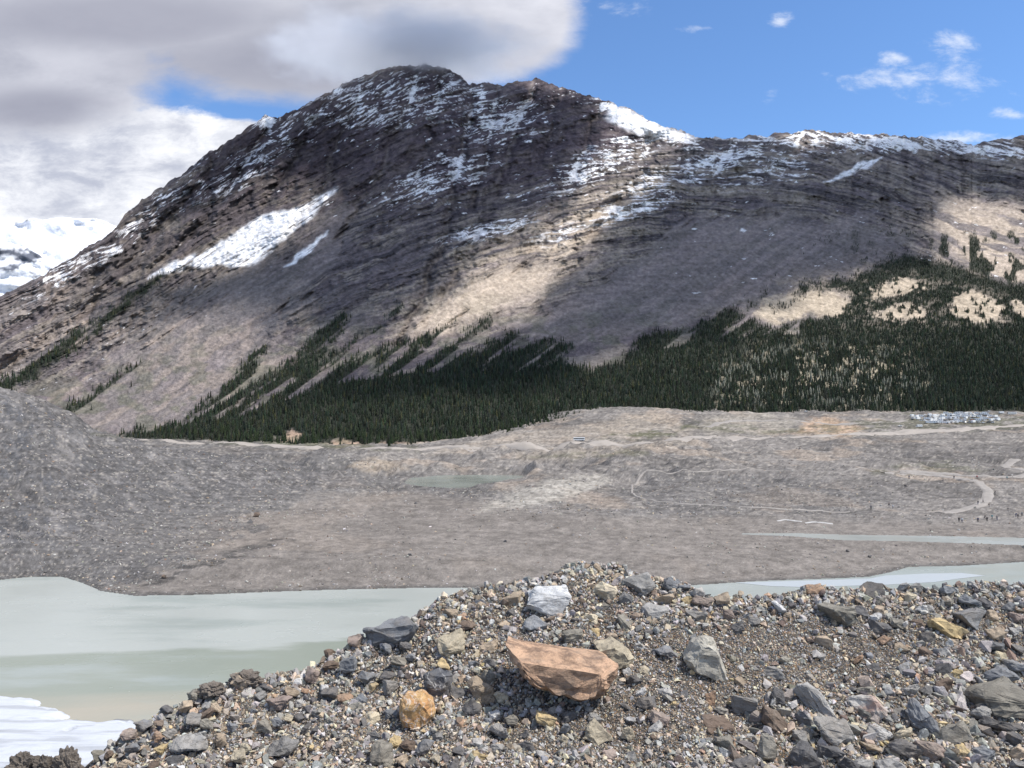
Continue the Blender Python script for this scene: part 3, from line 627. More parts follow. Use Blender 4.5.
t_.put(b_.inputs['Base Color'], base)
bp = t_.new('ShaderNodeBump'); bp.inputs['Distance'].default_value = .02; bp.inputs['Strength'].default_value = 1.0
t_.put(bp.inputs['Height'], t_.m('ADD', t_.m('MULTIPLY', vo.outputs['Distance'], -1.0), t_.noise(g_, 30, 5, .7))); t_.put(b_.inputs['Normal'], bp.outputs[0])
struct('ridge_ground', mesh_np('ridge_ground', np.stack([X, Y, Z], -1), grid_faces(*X.shape), [m_dirt]))
def fg_point(x, y):
    Yp = fg_Y(np.asarray(x, float), np.asarray(y, float)); Xp = (x - 512) / F * Yp
    return Xp, Yp, H + (HOR - y) / F * Yp + bumps(Xp, Yp)

# ------------------------------------------------------------------ stones
def hull(n, seed, sx=1, sy=1, sz=1, sub=0, rough=0.0, boxy=.4, pts=None, bevel=0.0):
    r = random.Random(seed); bm = bmesh.new()
    if pts is None:
        pts = []
        for i in range(n):
            v = Vector((r.gauss(0, 1), r.gauss(0, 1), r.gauss(0, 1))); v.normalize()
            q = max(abs(v.x), abs(v.y), abs(v.z)); v = v * (1 - boxy) + v / q * boxy * .8
            v *= r.uniform(.86, 1.08); pts.append(Vector((v.x * sx, v.y * sy, v.z * sz)) * .5)
    for p in pts: bm.verts.new(p)
    res = bmesh.ops.convex_hull(bm, input=bm.verts)
    junk = [v for v in bm.verts if not v.link_faces]; bmesh.ops.delete(bm, geom=junk, context='VERTS')
    if n:
        for ax, sz_ in enumerate((sx, sy, sz)):
            lo_ = min(v.co[ax] for v in bm.verts); hi_ = max(v.co[ax] for v in bm.verts); k_ = sz_ / (hi_ - lo_)
            for v in bm.verts: v.co[ax] = (v.co[ax] - (lo_ + hi_) / 2) * k_
    bmesh.ops.dissolve_limit(bm, angle_limit=math.radians(9), verts=bm.verts, edges=bm.edges)
    if bevel > 0: bmesh.ops.bevel(bm, geom=bm.edges[:], offset=bevel, segments=2, affect='EDGES', profile=.6, clamp_overlap=True)
    bmesh.ops.triangulate(bm, faces=bm.faces)
    if sub:
        bmesh.ops.subdivide_edges(bm, edges=bm.edges, cuts=sub, use_grid_fill=True)
        from mathutils import noise
        o = Vector((r.uniform(0, 90), r.uniform(0, 90), r.uniform(0, 90))); s_ = max(sx, sy, sz); bm.normal_update()
        for v in bm.verts:
            p = v.co / s_
            d = noise.fractal(p * 3.1 + o, .9, 2.1, 4) * .055 + noise.fractal(Vector((p.x * 4, p.y * 4, p.z * 14)) + o, .8, 2.2, 3) * .022
            v.co += v.normal * d * s_ * rough
        bmesh.ops.triangulate(bm, faces=bm.faces)
    return bm
def bm_arrays(bm):
    bm.verts.index_update(); V = np.array([v.co[:] for v in bm.verts]); Fc = np.array([[v.index for v in f.verts] for f in bm.faces]); bm.free(); return V, Fc
PAL = {'white': (.52, .51, .49), 'cream': (.50, .43, .31), 'tan': (.38, .30, .215), 'orange': (.37, .24, .155), 'grey': (.255, .245, .228), 'light': (.38, .365, .34),
       'dark': (.105, .103, .104), 'blue': (.185, .192, .20), 'brown': (.16, .115, .085), 'olive': (.235, .217, .18), 'pink': (.30, .235, .20), 'yellow': (.50, .38, .20)}
VEIN = {}
def rock_mat(nm, c, second=None, vein=0.0, sec_amt=.5):
    m, t, b = principled(nm + '_stone', .85, .3)
    tc_ = t.new('ShaderNodeTexCoord').outputs['Object']; oi = t.new('ShaderNodeObjectInfo')
    ad = t.new('ShaderNodeVectorMath', operation='ADD'); t.put(ad.inputs[0], tc_); t.put(ad.inputs[1], oi.outputs['Location'])
    P_ = ad.outputs[0]
    n_a = t.noise(P_, 5, 6, .65, .3); n_b = t.noise(P_, 34, 5, .7); n_c = t.noise(t.scalev(P_, (1, 1, 3.5)), 9, 5, .65, .6)
    c2 = second or tuple(v * .62 for v in c)
    col = t.mix(t.rng(n_a, .42, .62, 0, sec_amt), tuple(v * 1.12 for v in c), c2)
    col = t.mix(t.rng(n_c, .52, .66, 0, .65), col, tuple(v * .5 for v in c))
    col = t.mix(t.rng(n_b, .56, .75, 0, .45), col, tuple(min(v * 1.5 + .06, .7) for v in c))
    col = t.mix(t.rng(n_b, .42, .26, 0, .5), col, (.055, .05, .045))
    col = t.mix(t.rng(t.m('ABSOLUTE', t.m('SUBTRACT', t.noise(t.scalev(P_, (1, 1, 1.8)), 6.5, 5, .6, .8), .5)), .010, .0, 0, .75), col, tuple(v * .22 for v in c))
    if vein: col = t.mix(t.rng(t.m('ABSOLUTE', t.m('SUBTRACT', t.noise(P_, 4.5, 4, .55, 1.1), .5)), .022, .0, 0, vein), col, (.62, .60, .56))
    col = t.mix(t.rng(t.noise(P_, 2.6, 5, .7), .45, .68, .06, .5), col, (.235, .20, .162))      # dust
    k = t.rng(oi.outputs['Random'], 0, 1, .82, 1.18, False); cx = t.new('ShaderNodeCombineXYZ')
    for i in range(3): t.put(cx.inputs[i], k)
    t.put(b.inputs['Base Color'], t.mix(1.0, col, cx.outputs[0], 'MULTIPLY'))
    bp = t.new('ShaderNodeBump'); bp.inputs['Distance'].default_value = .012; bp.inputs['Strength'].default_value = .9
    t.put(bp.inputs['Height'], t.m('ADD', n_b, t.m('ADD', n_c, n_a))); t.put(b.inputs['Normal'], bp.outputs[0])
    return m
RM = {k: rock_mat(k, v, vein=0) for k, v in PAL.items()}
RM['slab'] = rock_mat('orange_slab', (.50, .32, .205), (.20, .13, .09), sec_amt=.95)
RM['veined'] = rock_mat('white_veined_orange', (.46, .29, .13), (.42, .19, .07), .55, .8)
RM['dveined'] = rock_mat('white_veined_dark', (.10, .105, .115), (.15, .15, .16), 1.0)
RM['wedge'] = rock_mat('yellowish_grey', (.46, .43, .36), (.34, .31, .26))
RM['marble'] = rock_mat('marbled_white', (.56, .56, .55), (.36, .37, .38), sec_amt=.8)
RM['mixed'] = rock_mat('pale_and_pink', (.44, .42, .38), (.42, .22, .15), sec_amt=.7)

def place_rock(x, y, wpx, hpx, colour, label, tilt=0, seed=None, group=None, sub=3, name='rock', depthk=.8, poly=None, sink=.12, low=.32):
    yb_ = min(y + hpx * low, 990)
    Xp, Yp, Zp = fg_point(float(x), float(yb_)); Yp = float(Yp) + wpx / F * 7 * .05
    W_ = wpx / F * Yp * 1.06; H_ = hpx / F * Yp * 1.08; Dp = max(min(W_, H_ * 1.9) * depthk, .5 * H_)
    r = random.Random(seed or int(x * 31 + y * 17))
    if poly is not None:
        cxp = sum(p[0] for p in poly) / len(poly); cyp = sum(p[1] for p in poly) / len(poly)
        pts = []
        for (a, b) in poly:
            u = (a - x) / F * Yp; v = (y - b) / F * Yp
            pts += [Vector((u, -Dp * .18 * r.uniform(.6, 1.2), v)), Vector((u * .86, Dp * .55, v * .72))]
            pts += [Vector((u * .72, -Dp * .5, v * .66))]
        bm = hull(0, r.random(), 1, 1, 1, pts=pts, sub=max(sub, 4), rough=0)
        from mathutils import noise
        o_ = Vector((r.uniform(0, 50), 3, 9)); bm.normal_update()
        for v in bm.verts:
            p = v.co / W_
            v.co += v.normal * W_ * (noise.fractal(p * 4 + o_, .9, 2.1, 5) * .040 + noise.fractal(Vector((p.x * 3, p.y * 6, p.z * 22)) + o_, .7, 2.2, 4) * .022 - .035 * max(0, noise.noise(Vector((p.x * 5, p.y * 5, p.z * 9)) + o_) - .05) ** .5)
    else:
        bm = hull(r.choice((11, 13, 16)), r.random(), W_, Dp, H_, sub=max(sub, 3), rough=1.35, boxy=r.uniform(.3, .75), bevel=0.05 * min(W_, H_))
        bmesh.ops.rotate(bm, verts=bm.verts, cent=(0, 0, 0), matrix=Matrix.Rotation(math.radians(tilt), 3, 'Y'))
    me = bpy.data.meshes.new(name); bm.to_mesh(me); bm.free(); me.materials.append(RM[colour])
    for p in me.polygons: p.use_smooth = False
    o = link(name, me, label=label, category='rock')
    if group: o['group'] = group
    zc = H + (HOR - y) / F * Yp
    o.location = ((x - 512) / F * Yp, Yp + Dp * .12, zc)
    return o
BIG = 'larger rocks on the foreground ridge'
HERO = [  # x, y, w, h, colour, tilt, label
 (548, 602, 46, 25, 'marble', 0, 'rounded white and grey marbled boulder just below the hump of the ridge'),
 (604, 595, 28, 20, 'cream', -25, 'cream angular stone between the white boulder and the dark boulder'),
 (639, 586, 30, 22, 'grey', 0, 'dark grey boulder on the right side of the hump'),
 (625, 600, 14, 15, 'blue', 10, 'small blue grey stone tucked under the dark grey hump boulder'),
 (665, 600, 22, 12, 'tan', 0, 'flat tan stone right below the dark grey hump boulder'),
 (655, 612, 28, 14, 'light', 5, 'flat pale grey stone two rows under the hump boulder'),
 (703, 601, 22, 10, 'pink', 0, 'pinkish flat stone at the point where the hump meets the water'),
 (696, 619, 18, 14, 'grey', 0, 'grey stone just below the pinkish flat stone at the water notch'),
 (536, 627, 24, 20, 'blue', 0, 'blue grey boulder below the white marbled boulder'),
 (572, 639, 22, 18, 'olive', 0, 'olive grey rounded stone just above the orange slab'),
 (595, 633, 9, 8, 'yellow', 0, 'tiny bright yellow stone above the pale rock behind the slab'),
 (589, 649, 11, 10, 'dark', 0, 'small black stone on the upper edge of the orange slab'),
 (667, 654, 27, 14, 'blue', 5, 'grey oval stone left of the tall yellowish wedge'),
 (741, 669, 13, 9, 'white', 20, 'small white pebble right of the tall yellowish wedge'),
 (628, 674, 11, 11, 'white', 0, 'small white stone at the right end of the orange slab'),
 (634, 683, 16, 15, 'dark', 0, 'black angular stone right of the orange slab'),
 (645, 673, 16, 12, 'cream', 15, 'small cream stone above the black angular stone by the slab'),
 (667, 694, 17, 12, 'light', 0, 'light grey block midway between the slab and the wedge foot'),
 (645, 706, 20, 15, 'dark', 0, 'black block with pale edge under the light grey block'),
 (660, 720, 22, 12, 'pink', 10, 'salmon pink flat stone below the black block'),
 (600, 734, 30, 22, 'cream', 20, 'pale cream broken stone lying below the orange slab'),
 (716, 724, 32, 16, 'brown', 18, 'brown slab with a shaded underside below the wedge'),
 (710, 699, 10, 16, 'orange', 0, 'narrow rusty stone at the foot of the yellowish wedge'),
 (688, 639, 10, 9, 'tan', 0, 'small tan stone at the top left of the yellowish wedge'),
 (495, 715, 12, 9, 'white', 0, 'small white stone below the left end of the slab'),
 (482, 691, 20, 26, 'tan', -35, 'tilted orange tan slab left of the big orange slab'),
 (487, 678, 17, 15, 'olive', 0, 'squarish olive grey stone above the tilted tan slab'),
 (546, 650, 10, 6, 'white', 0, 'small white pebble lying above the orange slab'),
 (706, 750, 20, 8, 'cream', 5, 'flat cream stone near the bottom below the brown slab'),
 (489, 648, 20, 15, 'tan', 0, 'brownish tan stone up left of the slab tip'),
 (513, 600, 20, 15, 'tan', 0, 'tan stone left of the white marbled boulder'),
 (393, 633, 54, 22, 'blue', -14, 'long blue grey slab on the left skyline of the ridge'),
 (450, 645, 27, 24, 'cream', 0, 'large cream boulder below the left skyline'),
 (466, 628, 25, 11, 'brown', -5, 'dark brown flat stone above the large cream boulder'),
 (437, 686, 28, 30, 'dveined', 10, 'dark stone with white veins above the orange boulder'),
 (389, 687, 17, 14, 'grey', 15, 'grey block left of the white veined dark stone'),
 (387, 676, 16, 9, 'dark', 0, 'flat black stone just above the grey block'),
 (380, 757, 26, 26, 'olive', 0, 'olive grey stone at the bottom left of the orange boulder'),
 (395, 743, 12, 14, 'yellow', 0, 'yellow orange stone just under the orange boulder'),
 (329, 695, 17, 13, 'dark', 0, 'dark stone beside the small rusty stone on the left flank'),
 (345, 698, 15, 9, 'orange', 0, 'small rusty orange stone on the left flank'),
 (279, 704, 24, 10, 'pink', -5, 'long flat pinkish stone on the far left flank'),
 (371, 720, 16, 12, 'cream', 0, 'cream stone left of the orange boulder'),
 (490, 664, 14, 12, 'dark', 0, 'dark stone left of the slab tip below the brownish stone'),
 (444, 665, 13, 10, 'yellow', 20, 'yellow stone under the large cream boulder'),
 (471, 709, 20, 22, 'dark', 0, 'black angular stone below the tilted tan slab'),
 (281, 747, 36, 16, 'grey', -12, 'long grey stone low on the left flank'),
 (355, 643, 14, 13, 'pink', 0, 'pink stone on the skyline left of the blue slab'),
 (329, 655, 11, 10, 'brown', 0, 'brown stone on the skyline lower than the pink one'),
 (310, 677, 14, 16, 'pink', 20, 'upright pinkish stone on the left flank'),
 (324, 689, 9, 9, 'white', 0, 'small round white stone above the dark stone of the left flank'),
 (401, 762, 12, 12, 'tan', 0, 'tan stone at the bottom edge beside the olive stone'),
 (424, 749, 15, 19, 'blue', 20, 'blue grey upright stone right of the yellow orange stone'),
 (407, 748, 16, 13, 'brown', 0, 'brown grey stone between the yellow and blue stones'),
 (814, 590, 24, 10, 'orange', 0, 'orange rock on the right skyline against the water'),
 (872, 591, 24, 13, 'dark', 0, 'black boulder on the right skyline against the water'),
 (837, 615, 36, 19, 'olive', 0, 'olive boulder half buried below the skyline'),
 (947, 630, 38, 18, 'yellow', 22, 'yellow tan tilted slab on the right shoulder'),
 (824, 643, 19, 13, 'tan', 25, 'smooth orange tan oval stone in the dark grit'),
 (879, 627, 21, 13, 'dark', 0, 'black flat stone under a small white one on the right'),
 (877, 618, 13, 8, 'white', 0, 'white stone resting on the black flat stone'),
 (972, 619, 32, 18, 'blue', 0, 'blue grey boulder right of the yellow tilted slab'),
 (970, 602, 18, 12, 'blue', -5, 'blue grey stone on the far right skyline'),
 (992, 616, 14, 10, 'tan', 0, 'tan stone at the right end of the blue grey boulder'),
 (928, 639, 14, 14, 'dark', 0, 'dark stone left of the yellow tilted slab'),
 (1019, 668, 22, 13, 'blue', 0, 'dark blue stone at the right edge above the big slab'),
 (1001, 678, 32, 16, 'blue', -12, 'blue grey rock lying on top of the big olive slab'),
 (1001, 699, 58, 30, 'olive', 5, 'big olive grey slab at the right edge'),
 (1003, 727, 40, 13, 'dark', 18, 'long dark slab under the big olive slab'),
 (816, 705, 46, 20, 'light', 42, 'pale grey slab tilted down to the right'),
 (773, 721, 32, 16, 'brown', 48, 'dark brown slab tilted down to the right'),
 (870, 711, 34, 20, 'mixed', 5, 'pale stone with a pink patch among grey rocks'),
 (835, 735, 34, 28, 'grey', 0, 'large grey block below the pale grey tilted slab'),
 (901, 734, 20, 13, 'cream', 0, 'rounded cream stone among grey rocks at the bottom'),
 (929, 723, 42, 28, 'blue', 20, 'large blue grey rock right of the cream stone'),
 (954, 736, 28, 28, 'olive', 10, 'olive grey pointed rock near the bottom right'),
 (978, 738, 16, 10, 'dark', 0, 'small dark stone right of the olive pointed rock'),
 (965, 751, 21, 11, 'yellow', 20, 'yellow stone below the olive pointed rock'),
 (1018, 754, 14, 15, 'tan', 0, 'tan stone in the bottom right corner'),
 (804, 757, 30, 24, 'dark', 0, 'dark grey rock at the bottom under the grey block'),
 (805, 722, 20, 18, 'blue', 15, 'blue grey rock between the brown slab and the pale slab'),
 (906, 749, 34, 14, 'dark', 8, 'dark flat rock under the rounded cream stone'),
 (929, 751, 30, 18, 'pink', 25, 'reddish grey rock beside the dark flat rock'),
 (768, 749, 18, 26, 'olive', 0, 'upright olive grey rock below the dark brown slab'),
 (873, 748, 20, 8, 'tan', 5, 'thin tan stone between grey rocks at the bottom'),
 (779, 608, 16, 8, 'white', 20, 'whitish flat stone below the right skyline'),
 (143, 725, 17, 9, 'blue', 0, 'blue grey stone on the far left skyline above the snow'),
 (128, 735, 14, 9, 'pink', 0, 'pinkish stone on the skyline beside the snow shelf'),
 (157, 737, 10, 9, 'orange', 0, 'small bright orange stone on the far left flank'),
 (160, 750, 12, 9, 'yellow', 0, 'small yellow stone under the bright orange one'),
 (190, 746, 34, 18, 'grey', 0, 'broad grey stone low on the far left flank'),
 (220, 741, 14, 14, 'tan', 0, 'tan stone right of the broad grey stone'),
 (865, 692, 16, 12, 'olive', 0, 'dull olive stone above the pale stone with the pink patch'),
 (745, 706, 22, 20, 'grey', 0, 'grey rock left of the dark brown slab'),
 (727, 745, 26, 18, 'olive', 10, 'olive grey rock by the bottom left of the brown slab'),
 (980, 713, 22, 14, 'grey', 0, 'grey rock between the big olive slab and the long dark slab'),
 (890, 768, 26, 18, 'grey', 0, 'grey rock cut by the bottom edge under the thin tan stone'),
 (745, 765, 30, 16, 'dark', 0, 'dark rock cut by the bottom edge left of the dark grey rock'),
 (560, 762, 14, 10, 'light', 0, 'light grey pebble at the bottom below the cream broken stone'),
 (985, 757, 22, 14, 'blue', 0, 'blue grey rock beside the corner tan stone'),
]
HERO_XY = []
for (x, y, w_, h_, c_, tl, lab) in HERO:
    place_rock(x, y, w_, h_, c_, lab, tl, group=BIG, seed=(77 if c_ == 'marble' else None)); HERO_XY.append((x, y, w_, h_))
for args in (
  dict(low=.72, x=562, y=673, wpx=112, hpx=50, colour='slab', label='large orange brown slab overhanging a black shadow', depthk=.62,
       poly=[(505, 644), (514, 646), (548, 658), (580, 658), (611, 662), (618, 666), (613, 683), (604, 693), (594, 697), (575, 696), (552, 692), (530, 683), (513, 668), (505, 655)]),
  dict(x=612, y=655, wpx=42, hpx=32, colour='cream', label='pale yellow rock leaning behind the orange slab', depthk=.7,
       poly=[(594, 644), (603, 646), (613, 639), (626, 647), (634, 657), (630, 668), (618, 672), (600, 665)]),
  dict(x=706, y=661, wpx=46, hpx=54, colour='wedge', label='tall yellowish grey wedge standing in the grit', depthk=.5,
       poly=[(683, 658), (696, 638), (706, 634), (716, 641), (724, 662), (730, 683), (722, 688), (706, 680), (690, 672)]),
  dict(x=417, y=711, wpx=38, hpx=36, colour='veined', label='bright orange boulder split by a white vein', depthk=.8,
       poly=[(400, 700), (404, 695), (418, 695), (422, 692), (433, 702), (436, 711), (426, 727), (418, 730), (402, 728), (399, 716)])):
    place_rock(group=BIG, **args); HERO_XY.append((args['x'], args['y'], args['wpx'], args['hpx']))

# sampling of the ridge surface, uniform per square metre
def sample_fg(n, x0, x1, y1=790, crest_pull=0):
    X_ = RNG.uniform(x0, x1, n * 4); yc_ = interp(X_, CREST); Y_ = yc_ + (y1 - yc_) * RNG.random(n * 4)
    D_ = fg_Y(X_, Y_); wgt = D_ * (interp(X_, YCREST) - 3.6) / (YBOT - yc_) * (y1 - yc_)
    k = (RNG.random(n * 4) < wgt / wgt.max()) & (y1 > yc_)
    return X_[k][:n], Y_[k][:n]
# 190 medium stones as things, grouped by look and place
names = {'grey': 'grey', 'dark': 'near black', 'blue': 'blue grey', 'tan': 'tan', 'cream': 'cream', 'olive': 'olive grey', 'white': 'white', 'brown': 'brown', 'orange': 'rusty orange', 'light': 'pale grey', 'pink': 'pinkish', 'yellow': 'yellowish'}
cnt = 0; tries = 0
protoM = {}
while cnt < 180 and tries < 6000:
    tries += 1
    xx, yy = sample_fg(1, 90, 1030, 768)
    if len(xx) == 0: continue
    x, y = float(xx[0]), float(yy[0])
    big = random.random() < .3
    rk = 1.45 if (x > 730 and y > 690) else 1.0
    if 640 < x < 900 and 630 < y < 690 and random.random() < .7: continue     # the bare gritty face
    w_ = random.uniform(9, 15) * rk * (1.3 if big else 1); h_ = w_ * random.uniform(.55, .85)
    if any(abs(x - a) < (w_ + b) * .45 and abs(y - c) < (h_ + d) * .45 for a, c, b, d in HERO_XY): continue
    pal = ['grey'] * 4 + ['dark'] * 4 + ['blue'] * 4 + ['light'] * 3 + ['olive'] * 3 + (['tan'] * 3 + ['cream'] * 2 + ['white'] * 2 + ['brown'] * 2 + ['orange', 'pink', 'yellow'] if not (x > 730 and y > 690) else ['tan', 'brown'])
    c_ = random.choice(pal)
    zone = 'on the left flank' if x < 470 else ('in the middle' if x < 740 else ('in the blocky lower right corner' if y > 690 else 'on the right shoulder'))
    place_rock(x, y, w_, h_, c_, f'loose {names[c_]} stone among the gravel {zone} of the ridge', random.uniform(-25, 25),
               group=f'loose {names[c_]} stones, {zone} of the ridge', sub=2, name='stone')
    HERO_XY.append((x, y, w_ * .8, h_ * .8)); cnt += 1

# gravel: everything smaller, one body of stuff
VAR = []
for i in range(16):
    bm = hull(9 + i % 5, 900 + i, 1, random.uniform(.6, .95), random.uniform(.45, .8), boxy=random.uniform(.2, .7)); VAR.append(bm_arrays(bm))
VARB = []
for i in range(14):
    a_, b_q = random.uniform(.6, .95), random.uniform(.4, .75); bm = hull(10 + i % 6, 950 + i, 1, a_, b_q, boxy=random.uniform(.2, .6), sub=2, rough=1.1); VARB.append(bm_arrays(bm))
def scatter(name, P_, size, cols_, mat, sink=.2, kind='stuff', flat=1.0, big_k=1.0, **props):
    n = len(P_); Vs = []; Fs = []; Cs = []; off = 0
    vid = RNG.integers(0, len(VAR), n)
    ax = RNG.normal(size=(n, 4)); ax[:, :3] *= .55; ax /= np.linalg.norm(ax, axis=1)[:, None]
    qx, qy, qz, qw = ax.T
    a2 = RNG.uniform(0, 2 * np.pi, n)
    R = np.stack([1 - 2 * (qy * qy + qz * qz), 2 * (qx * qy - qz * qw), 2 * (qx * qz + qy * qw), 2 * (qx * qy + qz * qw), 1 - 2 * (qx * qx + qz * qz), 2 * (qy * qz - qx * qw),
                  2 * (qx * qz - qy * qw), 2 * (qy * qz + qx * qw), 1 - 2 * (qx * qx + qy * qy)], -1).reshape(n, 3, 3)
    c, s_ = np.cos(a2), np.sin(a2); Rz = np.zeros((n, 3, 3)); Rz[:, 0, 0] = c; Rz[:, 0, 1] = -s_; Rz[:, 1, 0] = s_; Rz[:, 1, 1] = c; Rz[:, 2, 2] = 1
    R = R @ Rz
    bigm = (size > .055 * big_k) & (RNG.random(n) < .5)
    for kk_ in range(len(VAR) + len(VARB)):
        k = kk_; vs_ = VAR if kk_ < len(VAR) else VARB; k = kk_ if kk_ < len(VAR) else kk_ - len(VAR)
        ids = np.where((vid % len(vs_) == k) & (bigm == (vs_ is VARB)))[0]
        if len(ids) == 0: continue
        V0, F0 = vs_[k]
        W = np.einsum('nij,vj->nvi', R[ids], V0) * size[ids, None, None]; W = W + P_[ids, None, :]; W[..., 2] += (size[ids] * (.25 - sink))[:, None]
        Vs.append(W.reshape(-1, 3)); Fs.append((F0[None] + (np.arange(len(ids)) * len(V0))[:, None, None] + off).reshape(-1, 3)); off += len(ids) * len(V0)
        Cs.append(np.repeat(cols_[ids], len(V0), 0))
    me = mesh_np(name, np.vstack(Vs), np.vstack(Fs), [mat], {'albedo': np.vstack(Cs)}, smooth=False)
    return link(name, me, kind=kind, **props)
m_grv, t_, b_ = principled('mixed_gravel', .85, .3)
g_ = t_.new('ShaderNodeNewGeometry').outputs['Position']; nn = t_.noise(g_, 60, 4, .7); kx = t_.new('ShaderNodeCombineXYZ'); kv = t_.rng(nn, .3, .7, .68, 1.3, False)
for i in range(3): t_.put(kx.inputs[i], kv)
t_.put(b_.inputs['Base Color'], t_.mix(1.0, attr(t_, 'albedo').outputs['Color'], kx.outputs[0], 'MULTIPLY'))
bp = t_.new('ShaderNodeBump'); bp.inputs['Distance'].default_value = .006; t_.put(bp.inputs['Height'], nn); t_.put(b_.inputs['Normal'], bp.outputs[0])
def palette(n, weights):
    ks = list(weights); p = np.array([weights[k] for k in ks], float); p /= p.sum()
    c = np.array([PAL[k] for k in ks])[RNG.choice(len(ks), n, p=p)]; c = c * .98 + np.array([.235, .205, .17]) * .27
    return c * RNG.uniform(.75, 1.2, (n, 1)) * RNG.uniform(.95, 1.05, (n, 3))
WG = dict(grey=4.0, dark=4.0, blue=2.0, light=4.5, olive=3.2, tan=4.0, cream=4.6, white=3.0, brown=2.2, orange=1.0, pink=1.0, yellow=.7)
def gravel(n, smin, smax, power):
    x, y = sample_fg(n, -420, 1450, 800); n = len(x); Xp, Yp, Zp = fg_point(x, y)
    u = RNG.random(n); sz_ = smin + (smax - smin) * u ** power
    bare = soft(x, y, [(650, 640), (760, 615), (880, 630), (930, 690), (800, 690), (720, 745), (560, 760), (480, 740), (620, 700)], 14)
    keep = RNG.random(n) > bare * np.clip((sz_ - .018) / .03, 0, .8)
    keep &= RNG.random(n) > .25 * ss(fbm(Xp / .5, Yp / .5, 2, 551), .5, .6)
    return np.stack([Xp, Yp, Zp], -1)[keep], sz_[keep]
Pg, Sg = [], []
for a in ((90000, .010, .028, 1.2), (27000, .024, .06, 1.4), (5000, .05, .11, 1.7)):
    p_, s_ = gravel(*a); Pg.append(p_); Sg.append(s_)
# packed angular blocks low on the right and along the crest
x_, y_ = sample_fg(520, 640, 1300, 800); kq = soft(x_, y_, [(720, 760), (760, 700), (900, 685), (960, 640), (1040, 630), (1320, 640), (1320, 830), (700, 830)], 10) > RNG.random(len(x_)); x_, y_ = x_[kq], y_[kq]
a_, b_q, c_q = fg_point(x_, y_); Pg.append(np.stack([a_, b_q, c_q], -1)); Sg.append(RNG.uniform(.07, .19, len(x_))); NBLK = len(x_)
x_ = RNG.uniform(100, 1300, 1500); y_ = interp(x_, CREST) + np.abs(RNG.normal(0, 10, 1500)); a_, b_q, c_q = fg_point(x_, y_); Pg.append(np.stack([a_, b_q, c_q], -1)); Sg.append(RNG.uniform(.03, .11, 1500))
Pg = np.vstack(Pg); Sg = np.concatenate(Sg)
CG = palette(len(Pg), WG); big_ = Sg > .085; CG[big_] = palette(int(big_.sum()), dict(grey=5, dark=2, blue=2.5, olive=4, light=4.5, brown=2, cream=2.2, tan=2))
scatter('gravel', Pg, Sg, CG, m_grv, .12, label='loose mixed gravel of grey, tan and rusty stones covering the foreground ridge', category='gravel')

# crusty earth clods along the left skyline
m_clod = rock_mat('dry_brown_earth', (.12, .10, .082), (.19, .165, .14))
from mathutils import noise as mnoise
def clod(x, y, wpx, hpx, label):
    Xp, Yp, Zp = fg_point(float(x), float(min(y + hpx * .3, 985))); W_ = wpx / F * Yp; H_ = hpx / F * Yp
    bm = bmesh.new(); bmesh.ops.create_icosphere(bm, subdivisions=5, radius=.5)
    o_ = Vector((x * .3, y * .1, 4))
    for v in bm.verts:
        n_ = v.co.normalized(); d = mnoise.fractal(n_ * 2.2 + o_, .8, 2.1, 3) * .16 + mnoise.fractal(n_ * 7 + o_, .7, 2.2, 4) * .05
        v.co = n_ * (.45 + d); v.co.x *= W_ * 1.1; v.co.y *= W_ * .8; v.co.z *= H_ * 1.25
    me = bpy.data.meshes.new('earth_clod'); bm.to_mesh(me); bm.free(); me.materials.append(m_clod)
    for p in me.polygons: p.use_smooth = False
    o = link('earth_clod', me, label=label, category='earth clod', group='crusty earth clods on the ridge edge'); o.location = ((x - 512) / F * Yp, Yp, H + (HOR - y) / F * Yp)
clod(24, 769, 30, 26, 'crusty brown earth clod in the bottom left corner, leftmost of three')
clod(45, 770, 24, 24, 'crusty brown earth clod in the bottom left corner, middle of three')
clod(67, 767, 24, 30, 'crusty brown earth clod in the bottom left corner, rightmost and pointed')
clod(246, 679, 30, 13, 'dark crusty earth clod on the left skyline, higher one')
clod(212, 690, 26, 12, 'dark crusty earth clod on the left skyline, lower one')

# ------------------------------------------------------------------ valley rubble
n = 70000
x = RNG.uniform(-60, 1090, n); Yv = 235 + (700 - 235) * RNG.random(n) ** 1.7; Xv = (x - 512) / F * Yv
inl = inpoly(Xv, Yv, lakeW) | inpoly(Xv, Yv, pondW) | inpoly(Xv, Yv, riverW)
clump = fbm(Xv / 18, Yv / 22, 4, 601)
gm = soft(x, HOR - F * (ground_z(Xv, Yv) - H) / Yv, GREY, 6)
k = (~inl) & (RNG.random(n) < .12 + .40 * ss(clump, .5, .65) + .5 * gm)
Xv, Yv, gm = Xv[k], Yv[k], gm[k]; Zv = ground_z(Xv, Yv); sv = (.24 + 1.3 * RNG.random(len(Xv)) ** 6) * (Yv / 400) ** .45
scatter('rubble', np.stack([Xv, Yv, Zv], -1), sv, palette(len(Xv), dict(grey=5, light=3.0, dark=2.5, brown=3, tan=1.5, olive=3, white=.25)) * .95, m_grv, .25,
        big_k=1e9, label='scattered stones littering the valley floor beyond the lake', category='rubble')
def valley_boulder(x, y, size, colour, label):
    X_, Y_, Z_ = pick(x, y); bm = hull(14, x + y, size, size * .8, size * .75, sub=2, rough=.8)
    me = bpy.data.meshes.new('boulder'); bm.to_mesh(me); bm.free(); me.materials.append(RM[colour])
    o = link('boulder', me, label=label, category='boulder', group='boulders on the valley floor'); o.location = (X_, Y_, Z_ + size * .2)
